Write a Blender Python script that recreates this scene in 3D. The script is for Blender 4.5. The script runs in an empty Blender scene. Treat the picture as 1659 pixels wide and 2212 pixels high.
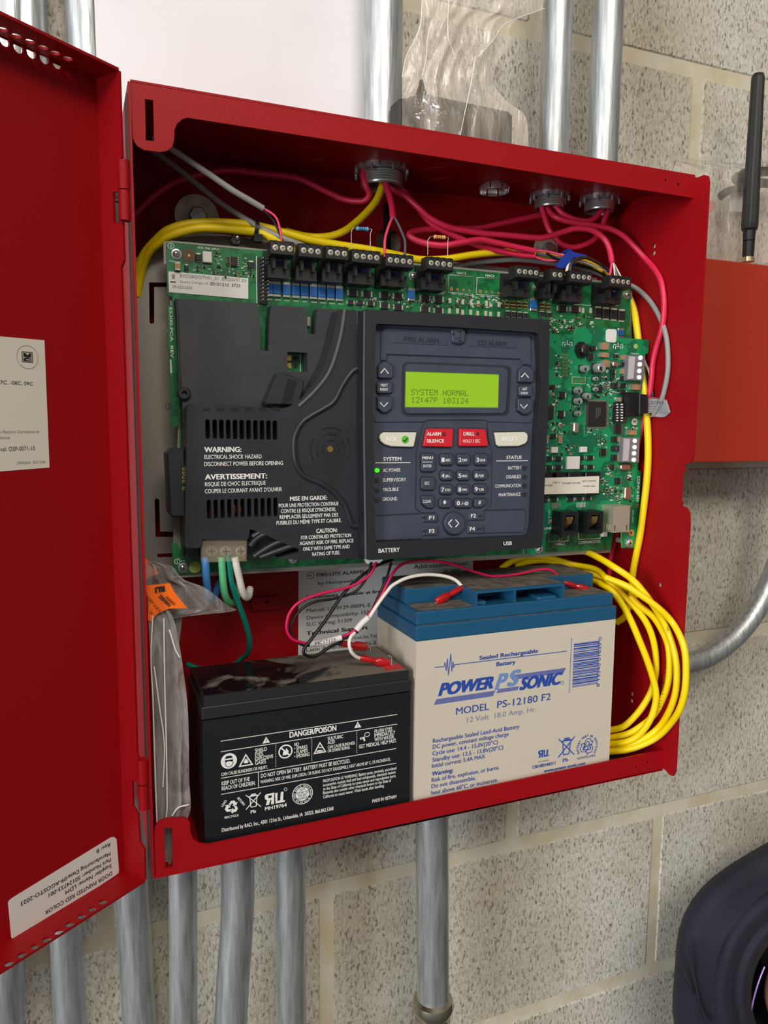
import bpy, bmesh, math, random
from mathutils import Vector, Matrix
random.seed(7)
S = bpy.context.scene
COL = S.collection
# ------------------------------------------------------------------ camera
CP = Vector((-0.03845341, -0.60181018, 0.29735710)); RX, RY, RZ, FPX = 1.45041492, -0.00790802, -0.38919625, 1630.08880582
CM = Matrix.Rotation(RZ, 3, 'Z') @ Matrix.Rotation(RY, 3, 'Y') @ Matrix.Rotation(RX, 3, 'X')
cam = bpy.data.cameras.new('camera'); camo = bpy.data.objects.new('camera', cam); COL.objects.link(camo)
camo.matrix_world = Matrix.Translation(CP) @ CM.to_4x4()
cam.sensor_fit = 'VERTICAL'; cam.sensor_height = 36.0; cam.lens = 36.0 * FPX / 2212; cam.clip_start = .01
S.camera = camo
# ------------------------------------------------------------------ light of the room
S.view_settings.view_transform = 'Standard'; S.view_settings.look = 'None'
S.view_settings.exposure = 0.0; S.view_settings.gamma = 1.0; S.view_settings.use_curve_mapping = False
w = bpy.data.worlds.new('room_light'); S.world = w; w.use_nodes = True
nt = w.node_tree; bg = nt.nodes['Background']
tc = nt.nodes.new('ShaderNodeTexCoord'); sx = nt.nodes.new('ShaderNodeSeparateXYZ'); cr = nt.nodes.new('ShaderNodeValToRGB')
mr = nt.nodes.new('ShaderNodeMapRange'); mr.inputs[1].default_value = -1; mr.inputs[2].default_value = 1
nt.links.new(tc.outputs['Generated'], sx.inputs[0]); nt.links.new(sx.outputs[2], mr.inputs[0]); nt.links.new(mr.outputs[0], cr.inputs[0])
e = cr.color_ramp.elements
e[0].position = .15; e[0].color = (.16, .14, .12, 1); e[1].position = .9; e[1].color = (.95, .86, .70, 1)
q = cr.color_ramp.elements.new(.5); q.color = (.50, .49, .47, 1)
wv = nt.nodes.new('ShaderNodeMapRange'); wv.inputs[1].default_value = -.9; wv.inputs[2].default_value = .9; wv.inputs[3].default_value = 1.45; wv.inputs[4].default_value = .45
vm = nt.nodes.new('ShaderNodeVectorMath'); vm.operation = 'SCALE'
nt.links.new(sx.outputs[0], wv.inputs[0]); nt.links.new(cr.outputs[0], vm.inputs[0]); nt.links.new(wv.outputs[0], vm.inputs['Scale']); nt.links.new(vm.outputs[0], bg.inputs[0]); bg.inputs[1].default_value = .49
def area(name, loc, target, sx_, sy_, power, col):
    l = bpy.data.lights.new(name, 'AREA'); l.shape = 'RECTANGLE'; l.size = sx_; l.size_y = sy_; l.energy = power; l.color = col
    o = bpy.data.objects.new(name, l); COL.objects.link(o); o.location = loc
    o.rotation_euler = (Vector(target) - Vector(loc)).to_track_quat('-Z', 'Y').to_euler(); return o
area('window_daylight', (-2.10, -1.40, .45), (.2, 0, .15), 1.0, 1.5, 58, (.92, .97, 1.0))
area('ceiling_fixture', (-.15, -2.0, 1.7), (.3, 0, .2), 1.2, .6, 30, (1.0, .93, .82))

# ------------------------------------------------------------------ measuring
class PL:
    """a real plane in the place; px() gives the point of it seen at a pixel of the photograph"""
    def __init__(s, O, e1, e2):
        s.O, s.e1, s.e2 = Vector(O), Vector(e1).normalized(), Vector(e2).normalized(); s.n = s.e1.cross(s.e2)
    def px(s, p):
        d = CM @ Vector(((p[0]-829.5)/FPX, -(p[1]-1106)/FPX, -1))
        k = (s.O - CP).dot(s.n) / d.dot(s.n); r = CP + d*k - s.O
        return (r.dot(s.e1), r.dot(s.e2))
    def at(s, a, b, off=0): return s.O + s.e1*a + s.e2*b + s.n*off
    def poly(s, pts): return [s.px(p) for p in pts]
    def k(s, p):
        a = s.px(p); b = s.px((p[0]+1, p[1])); c = s.px((p[0], p[1]-1))
        return (math.dist(a, b), math.dist(a, c))
    def rect(s, cx, cy, w, h, r=0):
        a, b = s.px((cx, cy)); kx, ky = s.k((cx, cy)); w *= kx/2; h *= ky/2
        return rrect(a-w, b-h, a+w, b+h, r)
def Y(y): return PL((0, y, 0), (1, 0, 0), (0, 0, 1))
def P(u, v, y):
    pl = Y(y); a, b = pl.px((u, v)); return pl.at(a, b)
def PC(u, v, y, r):
    """like P, but kept inside the right-hand panel of the cabinet"""
    p = P(u, v, y); lim = .423-.0012-r
    if p.x > lim and v < 1700:
        pl = PL((lim, 0, 0), (0, -1, 0), (0, 0, 1)); a, b = pl.px((u, v)); p = pl.at(a, b)
    return p
def CR(ox, oy, s): return lambda x, y: (ox + x/s, oy + y/s)
def rrect(x0, y0, x1, y1, r=0, n=4):
    if r <= 0: return [(x0, y0), (x1, y0), (x1, y1), (x0, y1)]
    o = []
    for cx, cy, a0 in ((x1-r, y0+r, -90), (x1-r, y1-r, 0), (x0+r, y1-r, 90), (x0+r, y0+r, 180)):
        for i in range(n+1):
            a = math.radians(a0 + 90*i/n); o.append((cx+r*math.cos(a), cy+r*math.sin(a)))
    return o
def circ(cx, cy, r, n=16, ry=None):
    return [(cx+r*math.cos(2*math.pi*i/n), cy+(ry or r)*math.sin(2*math.pi*i/n)) for i in range(n)]
def smooth(pts, n=6, closed=False):
    pts = [Vector(p) for p in pts]; o = []; m = len(pts)
    rng = range(m if closed else m-1)
    for i in rng:
        p0 = pts[(i-1) % m] if closed or i > 0 else pts[0]*2-pts[1]
        p1 = pts[i]; p2 = pts[(i+1) % m]
        p3 = pts[(i+2) % m] if closed or i+2 < m else p2*2-p1
        for j in range(n):
            t = j/n
            o.append(.5*((2*p1)+(p2-p0)*t+(2*p0-5*p1+4*p2-p3)*t*t+(3*p1-p0-3*p2+p3)*t**3))
    if not closed: o.append(pts[-1])
    return o

# ------------------------------------------------------------------ materials
def lin(c): return tuple(((v/255)/12.92 if v/255 <= .04045 else ((v/255+.055)/1.055)**2.4) for v in c)
MATS = {}
def mat(name, rgb, rough=.5, metal=0, bump=0, bscale=400, rgb2=None, vscale=60, coat=0, emit=0, trans=0, alpha=1, spec=.5, stretch=None, lo=.4, hi=.6):
    if name in MATS: return MATS[name]
    m = bpy.data.materials.new(name); m.use_nodes = True; n = m.node_tree; b = n.nodes['Principled BSDF']
    c = (*lin(rgb), 1); b.inputs['Base Color'].default_value = c
    b.inputs['Roughness'].default_value = rough; b.inputs['Metallic'].default_value = metal
    b.inputs['Coat Weight'].default_value = coat; b.inputs['Coat Roughness'].default_value = .15
    b.inputs['Specular IOR Level'].default_value = spec
    b.inputs['Transmission Weight'].default_value = trans; b.inputs['Alpha'].default_value = alpha
    if emit: b.inputs['Emission Color'].default_value = c; b.inputs['Emission Strength'].default_value = emit
    t = n.nodes.new('ShaderNodeTexCoord'); mp = n.nodes.new('ShaderNodeMapping'); n.links.new(t.outputs['Object'], mp.inputs[0])
    if stretch: mp.inputs['Scale'].default_value = stretch
    if rgb2:
        z = n.nodes.new('ShaderNodeTexNoise'); z.inputs['Scale'].default_value = vscale; z.inputs['Detail'].default_value = 4
        r = n.nodes.new('ShaderNodeValToRGB'); r.color_ramp.elements[0].color = c; r.color_ramp.elements[1].color = (*lin(rgb2), 1)
        r.color_ramp.elements[0].position = lo; r.color_ramp.elements[1].position = hi
        n.links.new(mp.outputs[0], z.inputs['Vector']); n.links.new(z.outputs['Fac'], r.inputs[0]); n.links.new(r.outputs[0], b.inputs['Base Color'])
    if bump:
        z = n.nodes.new('ShaderNodeTexNoise'); z.inputs['Scale'].default_value = bscale; z.inputs['Detail'].default_value = 2
        u = n.nodes.new('ShaderNodeBump'); u.inputs['Strength'].default_value = bump; u.inputs['Distance'].default_value = .001
        n.links.new(mp.outputs[0], z.inputs['Vector']); n.links.new(z.outputs['Fac'], u.inputs['Height']); n.links.new(u.outputs[0], b.inputs['Normal'])
    MATS[name] = m; return m
RED = mat('red_powder_coat', (153, 8, 18), .5, bump=.12, bscale=1500, spec=.22)
GALV = mat('galvanised_steel', (158, 162, 163), .42, .8, rgb2=(214, 218, 220), vscale=30, stretch=(9, 9, .9), bump=.22, bscale=60, lo=.25, hi=.75)
ZINC = mat('zinc_metal', (190, 195, 198), .3, .85, bump=.15, bscale=250)
CHROME = mat('bright_chrome', (232, 233, 235), .2, .85)
TRAY = mat('grey_steel_tray', (150, 147, 138), .5, .35)
PCB = mat('green_solder_mask', (10, 92, 48), .38, rgb2=(18, 120, 62), vscale=90, coat=.4, lo=.48, hi=.52)
PCB2 = mat('bright_green_solder_mask', (4, 104, 70), .38, rgb2=(6, 140, 88), vscale=60, coat=.4, lo=.49, hi=.51)
PEDGE = mat('board_edge', (110, 165, 90), .6)
BLK = mat('black_plastic', (24, 24, 26), .42)
BLK2 = mat('black_connector_plastic', (30, 29, 30), .5)
CHAR = mat('charcoal_plastic', (50, 51, 56), .5, rgb2=(58, 58, 62), vscale=30, bump=.08, bscale=1800)
COVER = mat('dark_cover_plastic', (38, 40, 47), .38, rgb2=(45, 47, 53), vscale=25, bump=.05, bscale=1800)
BEZEL = mat('bezel_plastic', (34, 36, 42), .5, bump=.05, bscale=1800)
KEYP = mat('slate_keypad_plastic', (66, 72, 88), .55, rgb2=(60, 66, 82), vscale=40)
KEYB = mat('slate_key_rubber', (60, 66, 82), .55)
KEYD = mat('slate_dark_groove', (38, 42, 54), .6)
WHT = mat('white_ink', (235, 235, 232), .6)
PINK = mat('pink_red_cable_jacket', (222, 38, 78), .42)
PINK2 = mat('pink_wire', (240, 70, 110), .42)
YEL = mat('yellow_cable_jacket', (248, 216, 0), .4)
GREY = mat('grey_cable_jacket', (150, 150, 148), .45)
DGREY = mat('dark_grey_wire', (80, 80, 84), .5)
WIREB = mat('black_wire', (18, 18, 18), .4)
WIREW = mat('white_wire', (235, 230, 218), .45)
GOLD = mat('gold_plating', (225, 190, 110), .3, .8)
TIN = mat('tinned_metal', (205, 203, 195), .3, .8)
SILV = mat('solder_pad', (215, 208, 190), .4, .3)
SUPB = mat('blue_suppressor_body', (28, 98, 168), .45)
CHIP = mat('chip_black', (30, 29, 29), .55)
PAPER = mat('white_paper', (226, 224, 222), .7)
STICK = mat('cream_sticker_paper', (225, 220, 205), .6)
INK = mat('black_ink', (35, 35, 38), .7)
INKG = mat('faded_grey_ink', (140, 138, 138), .7)
LEAD = mat('steel_wire', (200, 198, 190), .3, .9)
REDC = mat('red_crimp_plastic', (180, 12, 20), .3, coat=.5)
BLUEB = mat('blue_battery_lid', (24, 82, 118), .38, bump=.04, bscale=600)
CASEB = mat('stone_grey_battery_case', (206, 196, 180), .5)
DUST = mat('settled_dust', (112, 104, 94), .95, rgb2=(84, 78, 70), vscale=120, bump=.3, bscale=900)
INKB = mat('blue_ink', (35, 72, 165), .6)

# ------------------------------------------------------------------ mesh building
fcu = bpy.data.curves.new('lettering_source', 'FONT'); fcu.resolution_u = 3
fob = bpy.data.objects.new('lettering_source', fcu)
TXT = {}
def textmesh(s, bold):
    key = (s, bold)
    if key not in TXT:
        fcu.body = s
        me = fob.to_mesh(); vs = [v.co.copy() for v in me.vertices]; fs = [tuple(p.vertices) for p in me.polygons]; fob.to_mesh_clear()
        if bold:    # heavier strokes: the outline laid down again a little to each side
            n = len(vs); base = list(vs); f0 = list(fs)
            for i, (dx, dy) in enumerate(((bold, bold*.4), (-bold, -bold*.4), (bold, -bold*.4), (-bold, bold*.4))):
                vs += [v+Vector((dx, dy, 1.5e-5*(i+1))) for v in base]; fs += [tuple(q+n*(i+1) for q in f) for f in f0]
        TXT[key] = (vs, fs)
    return TXT[key]
class MB:
    def __init__(s): s.v = []; s.f = []; s.m = []; s.sm = []; s.mats = []
    def mi(s, m):
        if m not in s.mats: s.mats.append(m)
        return s.mats.index(m)
    def add(s, vs, fs, m, sm=False):
        b = len(s.v); s.v += [Vector(v) for v in vs]; k = s.mi(m)
        for f in fs: s.f.append(tuple(b+i for i in f)); s.m.append(k); s.sm.append(sm)
        return s
    def box(s, x0, x1, y0, y1, z0, z1, m):
        vs = [(x, y, z) for x in (x0, x1) for y in (y0, y1) for z in (z0, z1)]
        return s.add(vs, [(0, 1, 3, 2), (4, 6, 7, 5), (0, 4, 5, 1), (2, 3, 7, 6), (0, 2, 6, 4), (1, 5, 7, 3)], m)
    def plate(s, pl, outer, o0, o1, m, holes=(), mside=None, bev=0):
        """outline (2-D in the plane) with holes, from offset o0 (front, towards the viewer) back to o1"""
        bm = bmesh.new(); loops = [list(outer)] + [list(h) for h in holes]; es = []; ids = []; k = 0
        for L in loops:
            vs = [bm.verts.new((p[0], p[1], 0)) for p in L]; ids.append((k, len(L))); k += len(L)
            for i in range(len(vs)): es.append(bm.edges.new((vs[i], vs[(i+1) % len(vs)])))
        bm.verts.index_update()
        if len(loops) == 1: tris = [tuple(range(len(outer)))]; bm.faces.new(list(bm.verts))
        else: bmesh.ops.triangle_fill(bm, use_beauty=True, edges=es, normal=(0, 0, 1))
        bm.verts.index_update()
        for f in bm.faces:
            f.normal_update()
            if f.normal.z < 0: f.normal_flip()
        co = [v.co.copy() for v in bm.verts]; fs = [tuple(v.index for v in f.verts) for f in bm.faces]; bm.free()
        n = len(co)
        if bev and len(loops) == 1:
            cx = sum(c.x for c in co)/n; cy = sum(c.y for c in co)/n; ins = inset([(c.x, c.y) for c in co], bev)
            s.add([pl.at(a, b, o0) for a, b in ins], fs, m)
            vs = [pl.at(a, b, o0) for a, b in ins] + [pl.at(c.x, c.y, o0-bev) for c in co]
            area2 = sum(co[i].x*co[(i+1) % n].y-co[(i+1) % n].x*co[i].y for i in range(n))
            q = [(i, n+i, n+(i+1) % n, (i+1) % n) for i in range(n)]
            if area2 < 0: q = [t[::-1] for t in q]
            s.add(vs, q, m); fo = o0-bev
        else:
            s.add([pl.at(c.x, c.y, o0) for c in co], fs, m); fo = o0
        s.add([pl.at(c.x, c.y, o1) for c in co], [f[::-1] for f in fs], m)
        ms = mside or m
        for a, L in ids:
            ar = sum(co[a+i].x*co[a+(i+1) % L].y-co[a+(i+1) % L].x*co[a+i].y for i in range(L))
            vs = [pl.at(co[a+i].x, co[a+i].y, fo) for i in range(L)] + [pl.at(co[a+i].x, co[a+i].y, o1) for i in range(L)]
            q = [(i, L+i, L+(i+1) % L, (i+1) % L) for i in range(L)]
            if (ar < 0) != (a > 0): q = [t[::-1] for t in q]
            s.add(vs, q, ms)
        return s
    def pp(s, y, pts, th, m, holes=(), mside=None, bev=0):
        """plate whose outline is measured in pixels on the plane y, th thick going back"""
        pl = Y(y); return s.plate(pl, pl.poly(pts), 0, -th, m, [pl.poly(h) for h in holes], mside, bev)
    def rc(s, y, cx, cy, w, h, th, m, r=0, bev=0):
        pl = Y(y); return s.plate(pl, pl.rect(cx, cy, w, h, r), 0, -th, m, bev=bev)
    def tube(s, pts, r, m, seg=10, closed=False, caps=True, flat=1, up=None):
        pts = [Vector(p) for p in pts]; n = len(pts); R = r if isinstance(r, (list, tuple)) else [r]*n
        vs = []; nrm = None
        for i in range(n):
            if closed: t = pts[(i+1) % n]-pts[(i-1) % n]
            else: t = pts[min(i+1, n-1)]-pts[max(i-1, 0)]
            t.normalize()
            if nrm is None:
                a = Vector(up) if up else (Vector((0, 0, 1)) if abs(t.z) < .9 else Vector((1, 0, 0)))
                nrm = (a-t*a.dot(t)).normalized()
            else: nrm = (nrm-t*nrm.dot(t)).normalized()
            bi = t.cross(nrm)
            for j in range(seg):
                a = 2*math.pi*j/seg; vs.append(pts[i]+(nrm*math.cos(a)*flat+bi*math.sin(a))*R[i])
        fs = []
        for i in range(n if closed else n-1):
            for j in range(seg):
                a = i*seg+j; b = i*seg+(j+1) % seg; c = ((i+1) % n)*seg+(j+1) % seg; d = ((i+1) % n)*seg+j
                fs.append((a, b, c, d))
        s.add(vs, fs, m, True)
        if caps and not closed:
            s.add(vs[:seg], [tuple(range(seg))[::-1]], m); s.add(vs[-seg:], [tuple(range(seg))], m)
        return s
    def ptube(s, pts, r, m, seg=10, n=6, inside=False, **k):
        return s.tube(smooth([(PC(*p, r if isinstance(r, float) else .003) if inside else P(*p)) for p in pts], n), r, m, seg, **k)
    def lathe(s, base, axis, prof, m, seg=24, sm=True):
        """prof: (distance along axis, radius)"""
        ax = Vector(axis).normalized(); a = Vector((1, 0, 0)) if abs(ax.x) < .9 else Vector((0, 0, 1))
        u = (a-ax*a.dot(ax)).normalized(); v = ax.cross(u); runs = [[prof[0]]]
        for i in range(1, len(prof)):      # start a new strip at every sharp corner so that only round bands shade smoothly
            runs[-1].append(prof[i])
            if i+1 < len(prof):
                d0 = Vector(prof[i])-Vector(prof[i-1]); d1 = Vector(prof[i+1])-Vector(prof[i])
                if d0.length > 1e-9 and d1.length > 1e-9 and d0.angle(d1) > .7: runs.append([prof[i]])
        for run in runs:
            vs = []
            for h, r in run:
                for j in range(seg):
                    t = 2*math.pi*j/seg; vs.append(Vector(base)+ax*h+(u*math.cos(t)+v*math.sin(t))*r)
            fs = [(i*seg+j, i*seg+(j+1) % seg, (i+1)*seg+(j+1) % seg, (i+1)*seg+j) for i in range(len(run)-1) for j in range(seg)]
            s.add(vs, fs, m, sm)
        return s
    def text(s, pl, t, a, b, h, m, bold=0, shear=0, flat=True, off=.00025, center=False):
        """string between the pixels a and b of its baseline, capitals h pixels high"""
        vs, fs = textmesh(t, bold)
        if not vs: return s
        A = Vector(pl.px(a)); B = Vector(pl.px(b)); k = (pl.k(a)[1]+pl.k(b)[1])/2
        if flat:
            if abs(B.x-A.x) > abs(B.y-A.y): zz = (A.y+B.y)/2; A.y = B.y = zz
            else: zz = (A.x+B.x)/2; A.x = B.x = zz
        d = (B-A).normalized(); up = Vector((-d.y, d.x)); W_ = (B-A).length
        x0 = min(v.x for v in vs); x1 = max(v.x for v in vs); H_ = .70
        o = []
        for v in vs:
            X = (v.x-x0)/(x1-x0)*W_; Z = v.y/H_*h*k
            q_ = A+d*(X+shear*Z)+up*Z; o.append(pl.at(q_.x, q_.y, off+v.z))
        return s.add(o, fs, m)
    def build(s, name, parent=None, label=None, cat=None, group=None, kind=None, bevel=0, origin=None):
        me = bpy.data.meshes.new(name)
        if parent is not None: org = Vector(parent['_org'])
        elif origin: org = Vector(origin)
        else:
            xs = [v.x for v in s.v]; ys = [v.y for v in s.v]; zs = [v.z for v in s.v]
            org = Vector(((min(xs)+max(xs))/2, (min(ys)+max(ys))/2, min(zs)))
        me.from_pydata([v-org for v in s.v], [], s.f)
        for m in s.mats: me.materials.append(m)
        me.polygons.foreach_set('material_index', s.m); me.polygons.foreach_set('use_smooth', s.sm); me.update()
        o = bpy.data.objects.new(name, me); COL.objects.link(o); o['_org'] = list(org)
        if parent is not None: o.parent = parent
        else: o.location = org
        if bevel:
            md = o.modifiers.new('bevel', 'BEVEL'); md.width = bevel; md.segments = 2; md.limit_method = 'ANGLE'; md.angle_limit = math.radians(40)
        tag(o, label, cat, group, kind); return o
def tag(o, label=None, cat=None, group=None, kind=None):
    if label: o['label'] = label
    if cat: o['category'] = cat
    if group: o['group'] = group
    if kind: o['kind'] = kind
def thing(name, label, cat, loc, group=None):
    o = bpy.data.objects.new(name, None); COL.objects.link(o); o.location = loc; o['_org'] = list(loc); o.empty_display_size = .02
    tag(o, label, cat, group); return o
def inset(p, d):
    n = len(p); ar = sum(p[i][0]*p[(i+1) % n][1]-p[(i+1) % n][0]*p[i][1] for i in range(n)); sg = 1 if ar > 0 else -1; o = []
    for i in range(n):
        a = Vector(p[i-1]); b = Vector(p[i]); c = Vector(p[(i+1) % n])
        e1 = (b-a); e2 = (c-b)
        if e1.length < 1e-9 or e2.length < 1e-9: o.append(tuple(b)); continue
        e1.normalize(); e2.normalize(); n1 = Vector((-e1.y, e1.x))*sg; n2 = Vector((-e2.y, e2.x))*sg
        k = n1+n2; L = k.length_squared
        if L < .1: o.append(tuple(b+n1*d)); continue
        o.append(tuple(b+k*(2*d/L)))
    return o
C3 = CR(340, 480, 3.607); C4 = CR(740, 480, 3.607); C5 = CR(1080, 540, 3.95); C6 = CR(1140, 880, 4.608)
K = CR(780, 680, 3.95); L0 = CR(340, 840, 3.607); B5 = CR(380, 1400, 3.19); B6 = CR(800, 1190, 3.072)
H4 = CR(600, 1190, 3.607); D1 = CR(0, 600, 4.4235); D2 = CR(0, 1600, 3.614); Q = CR(1260, 1100, 3.687)
Z3 = CR(290, 1180, 4.046); T2 = CR(780, 0, 1.887); U2 = CR(760, 330, 3.607); U1 = CR(1200, 360, 4.88); G1 = CR(230, 160, 3.688)
V6 = CR(840, 0, 3.95); V7 = CR(1380, 330, 5.946); W7 = CR(1420, 1860, 6.284)
W_, H_, FY = .423, .490, -.1188
# ================================================================== the wall
def wall_mat():
    m = bpy.data.materials.new('concrete_block'); m.use_nodes = True; n = m.node_tree; b = n.nodes['Principled BSDF']; b.inputs['Roughness'].default_value = .9
    t = n.nodes.new('ShaderNodeTexCoord'); mp = n.nodes.new('ShaderNodeMapping'); mp.inputs['Scale'].default_value = (1, 1, .45); n.links.new(t.outputs['Object'], mp.inputs[0])
    z = n.nodes.new('ShaderNodeTexNoise'); z.inputs['Scale'].default_value = 430; z.inputs['Detail'].default_value = 3; z.inputs['Distortion'].default_value = .8
    r = n.nodes.new('ShaderNodeValToRGB'); el = r.color_ramp.elements
    el[0].position = .33; el[0].color = (*lin((132, 126, 114)), 1); el[1].position = .62; el[1].color = (*lin((218, 215, 207)), 1)
    k = el.new(.43); k.color = (*lin((196, 192, 182)), 1)
    big = n.nodes.new('ShaderNodeTexNoise'); big.inputs['Scale'].default_value = 7; big.inputs['Detail'].default_value = 3
    r2 = n.nodes.new('ShaderNodeValToRGB'); r2.color_ramp.elements[0].position = .35; r2.color_ramp.elements[1].position = .65
    r2.color_ramp.elements[0].color = (.80, .76, .66, 1); r2.color_ramp.elements[1].color = (1, 1, 1, 1)
    mx = n.nodes.new('ShaderNodeMix'); mx.data_type = 'RGBA'; mx.blend_type = 'MULTIPLY'; mx.inputs[0].default_value = 1
    u = n.nodes.new('ShaderNodeBump'); u.inputs['Strength'].default_value = .5; u.inputs['Distance'].default_value = .0012
    n.links.new(mp.outputs[0], z.inputs['Vector']); n.links.new(z.outputs['Fac'], r.inputs[0]); n.links.new(t.outputs['Object'], big.inputs['Vector'])
    n.links.new(big.outputs['Fac'], r2.inputs[0]); n.links.new(r.outputs[0], mx.inputs[6]); n.links.new(r2.outputs[0], mx.inputs[7]); n.links.new(mx.outputs[2], b.inputs['Base Color'])
    n.links.new(z.outputs['Fac'], u.inputs['Height']); n.links.new(u.outputs[0], b.inputs['Normal']); return m
BLOCK = wall_mat()
MORT = mat('tan_mortar', (210, 203, 184), .9, rgb2=(198, 186, 158), vscale=25, bump=.35, bscale=160)
WY = .020
mb = MB()
mb.box(-1.4, 1.9, WY+.0008, WY+.2, -1.0, 1.5, MORT)
for i in range(-8, 14):
    z0 = -.329+.195*(i-0) ; z1 = z0+.195
    if z0 < -1.0 or z1 > 1.5: continue
    row = (i % 2 == 0)
    for j in range(-5, 6):
        xj = (.553 if row else .361)+.39*(j-1)
        pl = Y(WY); g = .0065
        x0 = xj+g; x1 = xj+.39-g
        if x1 < -1.4 or x0 > 1.9: continue
        mb.plate(pl, rrect(x0, z0+g, x1, z1-g, .004, 2), .0005, -.02, BLOCK, bev=.0018)
mb.build('wall_back', kind='structure', origin=(0, WY, 0))

# ================================================================== red cabinet
cab = thing('red_cabinet', 'open red steel alarm cabinet fixed to the block wall, its door swung left', 'electrical cabinet', (W_/2, -.06, 0))
pb = Y(0)
mb = MB(); mb.plate(pb, rrect(.0, 0, W_, H_), 0, -.0015, RED, [circ(*pb.px(U2(290, 695)), .0115, 20)])
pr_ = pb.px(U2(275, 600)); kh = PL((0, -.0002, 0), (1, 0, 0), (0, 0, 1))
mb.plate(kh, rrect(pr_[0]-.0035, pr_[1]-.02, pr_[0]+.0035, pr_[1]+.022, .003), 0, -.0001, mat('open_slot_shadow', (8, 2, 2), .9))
for (x, y, r) in ((345, 430, .0165), (645, 465, .0135), (775, 480, .0135), (897, 500, .0145), (1011, 500, .0135), (1020, 530, .010), (1245, 520, .0125)):
    a, b = pb.px((x, y))
    for rr in (r, r*1.22): mb.tube([pb.at(a+rr*math.cos(t*math.pi/16), b+rr*math.sin(t*math.pi/16), .0001) for t in range(32)], .00035, RED, 6, closed=True)
a = pb.rect(573, 1301, 62, 28, .002); mb.plate(pb, a, .0035, 0, RED, [circ(*pb.px((574, 1298)), .0016, 10)], bev=.001)
mb.build('back_panel', cab)
# side panels
pr = PL((W_, 0, 0), (0, -1, 0), (0, 0, 1))
n0 = pr.px((1490, 1007))[1]; n1 = pr.px((1475, 1095))[1]
out = [(0, 0), (.117, 0), (.121, .0005), (.127, -.002), (.131, -.001), (.1335, .005), (.1335, n1-.012), (.1325, n1-.004), (.129, n1), (.1235, n1+.0005), (.1245, n1+.004), (.1225, n1+.005),
       (.1225, n0-.005), (.1255, n0-.004), (.1235, n0+.0015), (.129, n0+.002), (.1335, n0+.007), (.1335, H_-.008), (.132, H_-.003), (.128, H_-.001), (.121, H_-.001), (.117, H_), (0, H_)]
hol = [circ(*pr.px((1413, 531)), .0021, 10), circ(*pr.px((1412, 547)), .0021, 10), circ(*pr.px((1425, 1264)), .0021, 10), circ(*pr.px((1365, 1499)), .0021, 10), circ(*pr.px((1364, 1514)), .0021, 10)]
mb = MB(); mb.plate(pr, out, 0, -.0015, RED, hol)
a, b = pr.px((1350, 545)); mb.tube([pr.at(a+.0125*math.cos(t*math.pi/16), b+.0125*math.sin(t*math.pi/16), .0001) for t in range(32)], .00035, RED, 6, closed=True)
mb.build('side_panel', cab)
mb = MB(); mb.plate(PL((0, 0, 0), (0, 1, 0), (0, 0, 1)), [(-.1195, 0), (0, 0), (0, H_), (-.1195, H_)], 0, -.0015, RED)
mb.plate(PL((-.0016, 0, 0), (0, 1, 0), (0, 0, 1)), rrect(-.1185, .004, -.100, H_-.006), .0, -.0008, mat('weathered_wine_gasket', (88, 40, 38), .7)); mb.build('side_panel', cab)
pt = PL((0, 0, H_), (1, 0, 0), (0, -1, 0))
mb = MB(); mb.plate(pt, [(0, 0), (W_, 0), (W_, .1188), (0, .1188)], 0, -.0015, RED, [circ(.2878, .0399, .0105, 20)])
for (a, b) in ((.0812, .0499), (.1316, .0486), (.2343, .0458)):
    mb.tube([pt.at(a+.0135*math.cos(t*math.pi/16), b+.0135*math.sin(t*math.pi/16), .0001) for t in range(32)], .0005, RED, 6, closed=True)
mb.build('top_panel', cab)
mb = MB(); mb.plate(PL((0, 0, 0), (1, 0, 0), (0, 1, 0)), [(0, -.1188), (W_, -.1188), (W_, 0), (0, 0)], 0, -.0015, RED)
mb.plate(PL((0, 0, .0002), (1, 0, 0), (0, 1, 0)), [(.37, -.116), (.412, -.112), (.405, -.06), (.37, -.05)], .0002, 0, mat('floor_dust', (92, 78, 62), 1, rgb2=(60, 30, 28), vscale=90, lo=.35, hi=.7)); mb.build('bottom_panel', cab)
pf = Y(FY)
top = [(281, 176), (1505, 383), (1500, 428), (1000, 347), (700, 300), (405, 254), (394, 257), (383, 266), (377, 280), (376, 302), (372, 317), (360, 326), (345, 328), (312, 324), (296, 315), (287, 300)]
mb = MB(); mb.plate(pf, pf.poly(top), .0, -.0016, RED, [pf.poly([(313, 214), (331, 216), (333, 305), (315, 303)]), circ(*pf.px((1438, 389)), .001, 8), circ(*pf.px((1466, 398)), .0013, 8)])
mb.build('top_flange', cab)
bot = [(335, 1893), (333, 1800), (335, 1785), (343, 1774), (360, 1768), (395, 1766), (404, 1768), (410, 1776), (411, 1795), (417, 1812), (430, 1821), (450, 1824), (900, 1731), (1434, 1620), (1431, 1662), (900, 1778)]
mb = MB(); mb.plate(pf, pf.poly(bot), .0, -.0016, RED, [pf.poly([(355, 1789), (372, 1788), (373, 1873), (357, 1877)]), circ(*pf.px((1374, 1657)), .0012, 8), circ(*pf.px((1399, 1647)), .0012, 8)])
mb.build('bottom_flange', cab)
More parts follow.
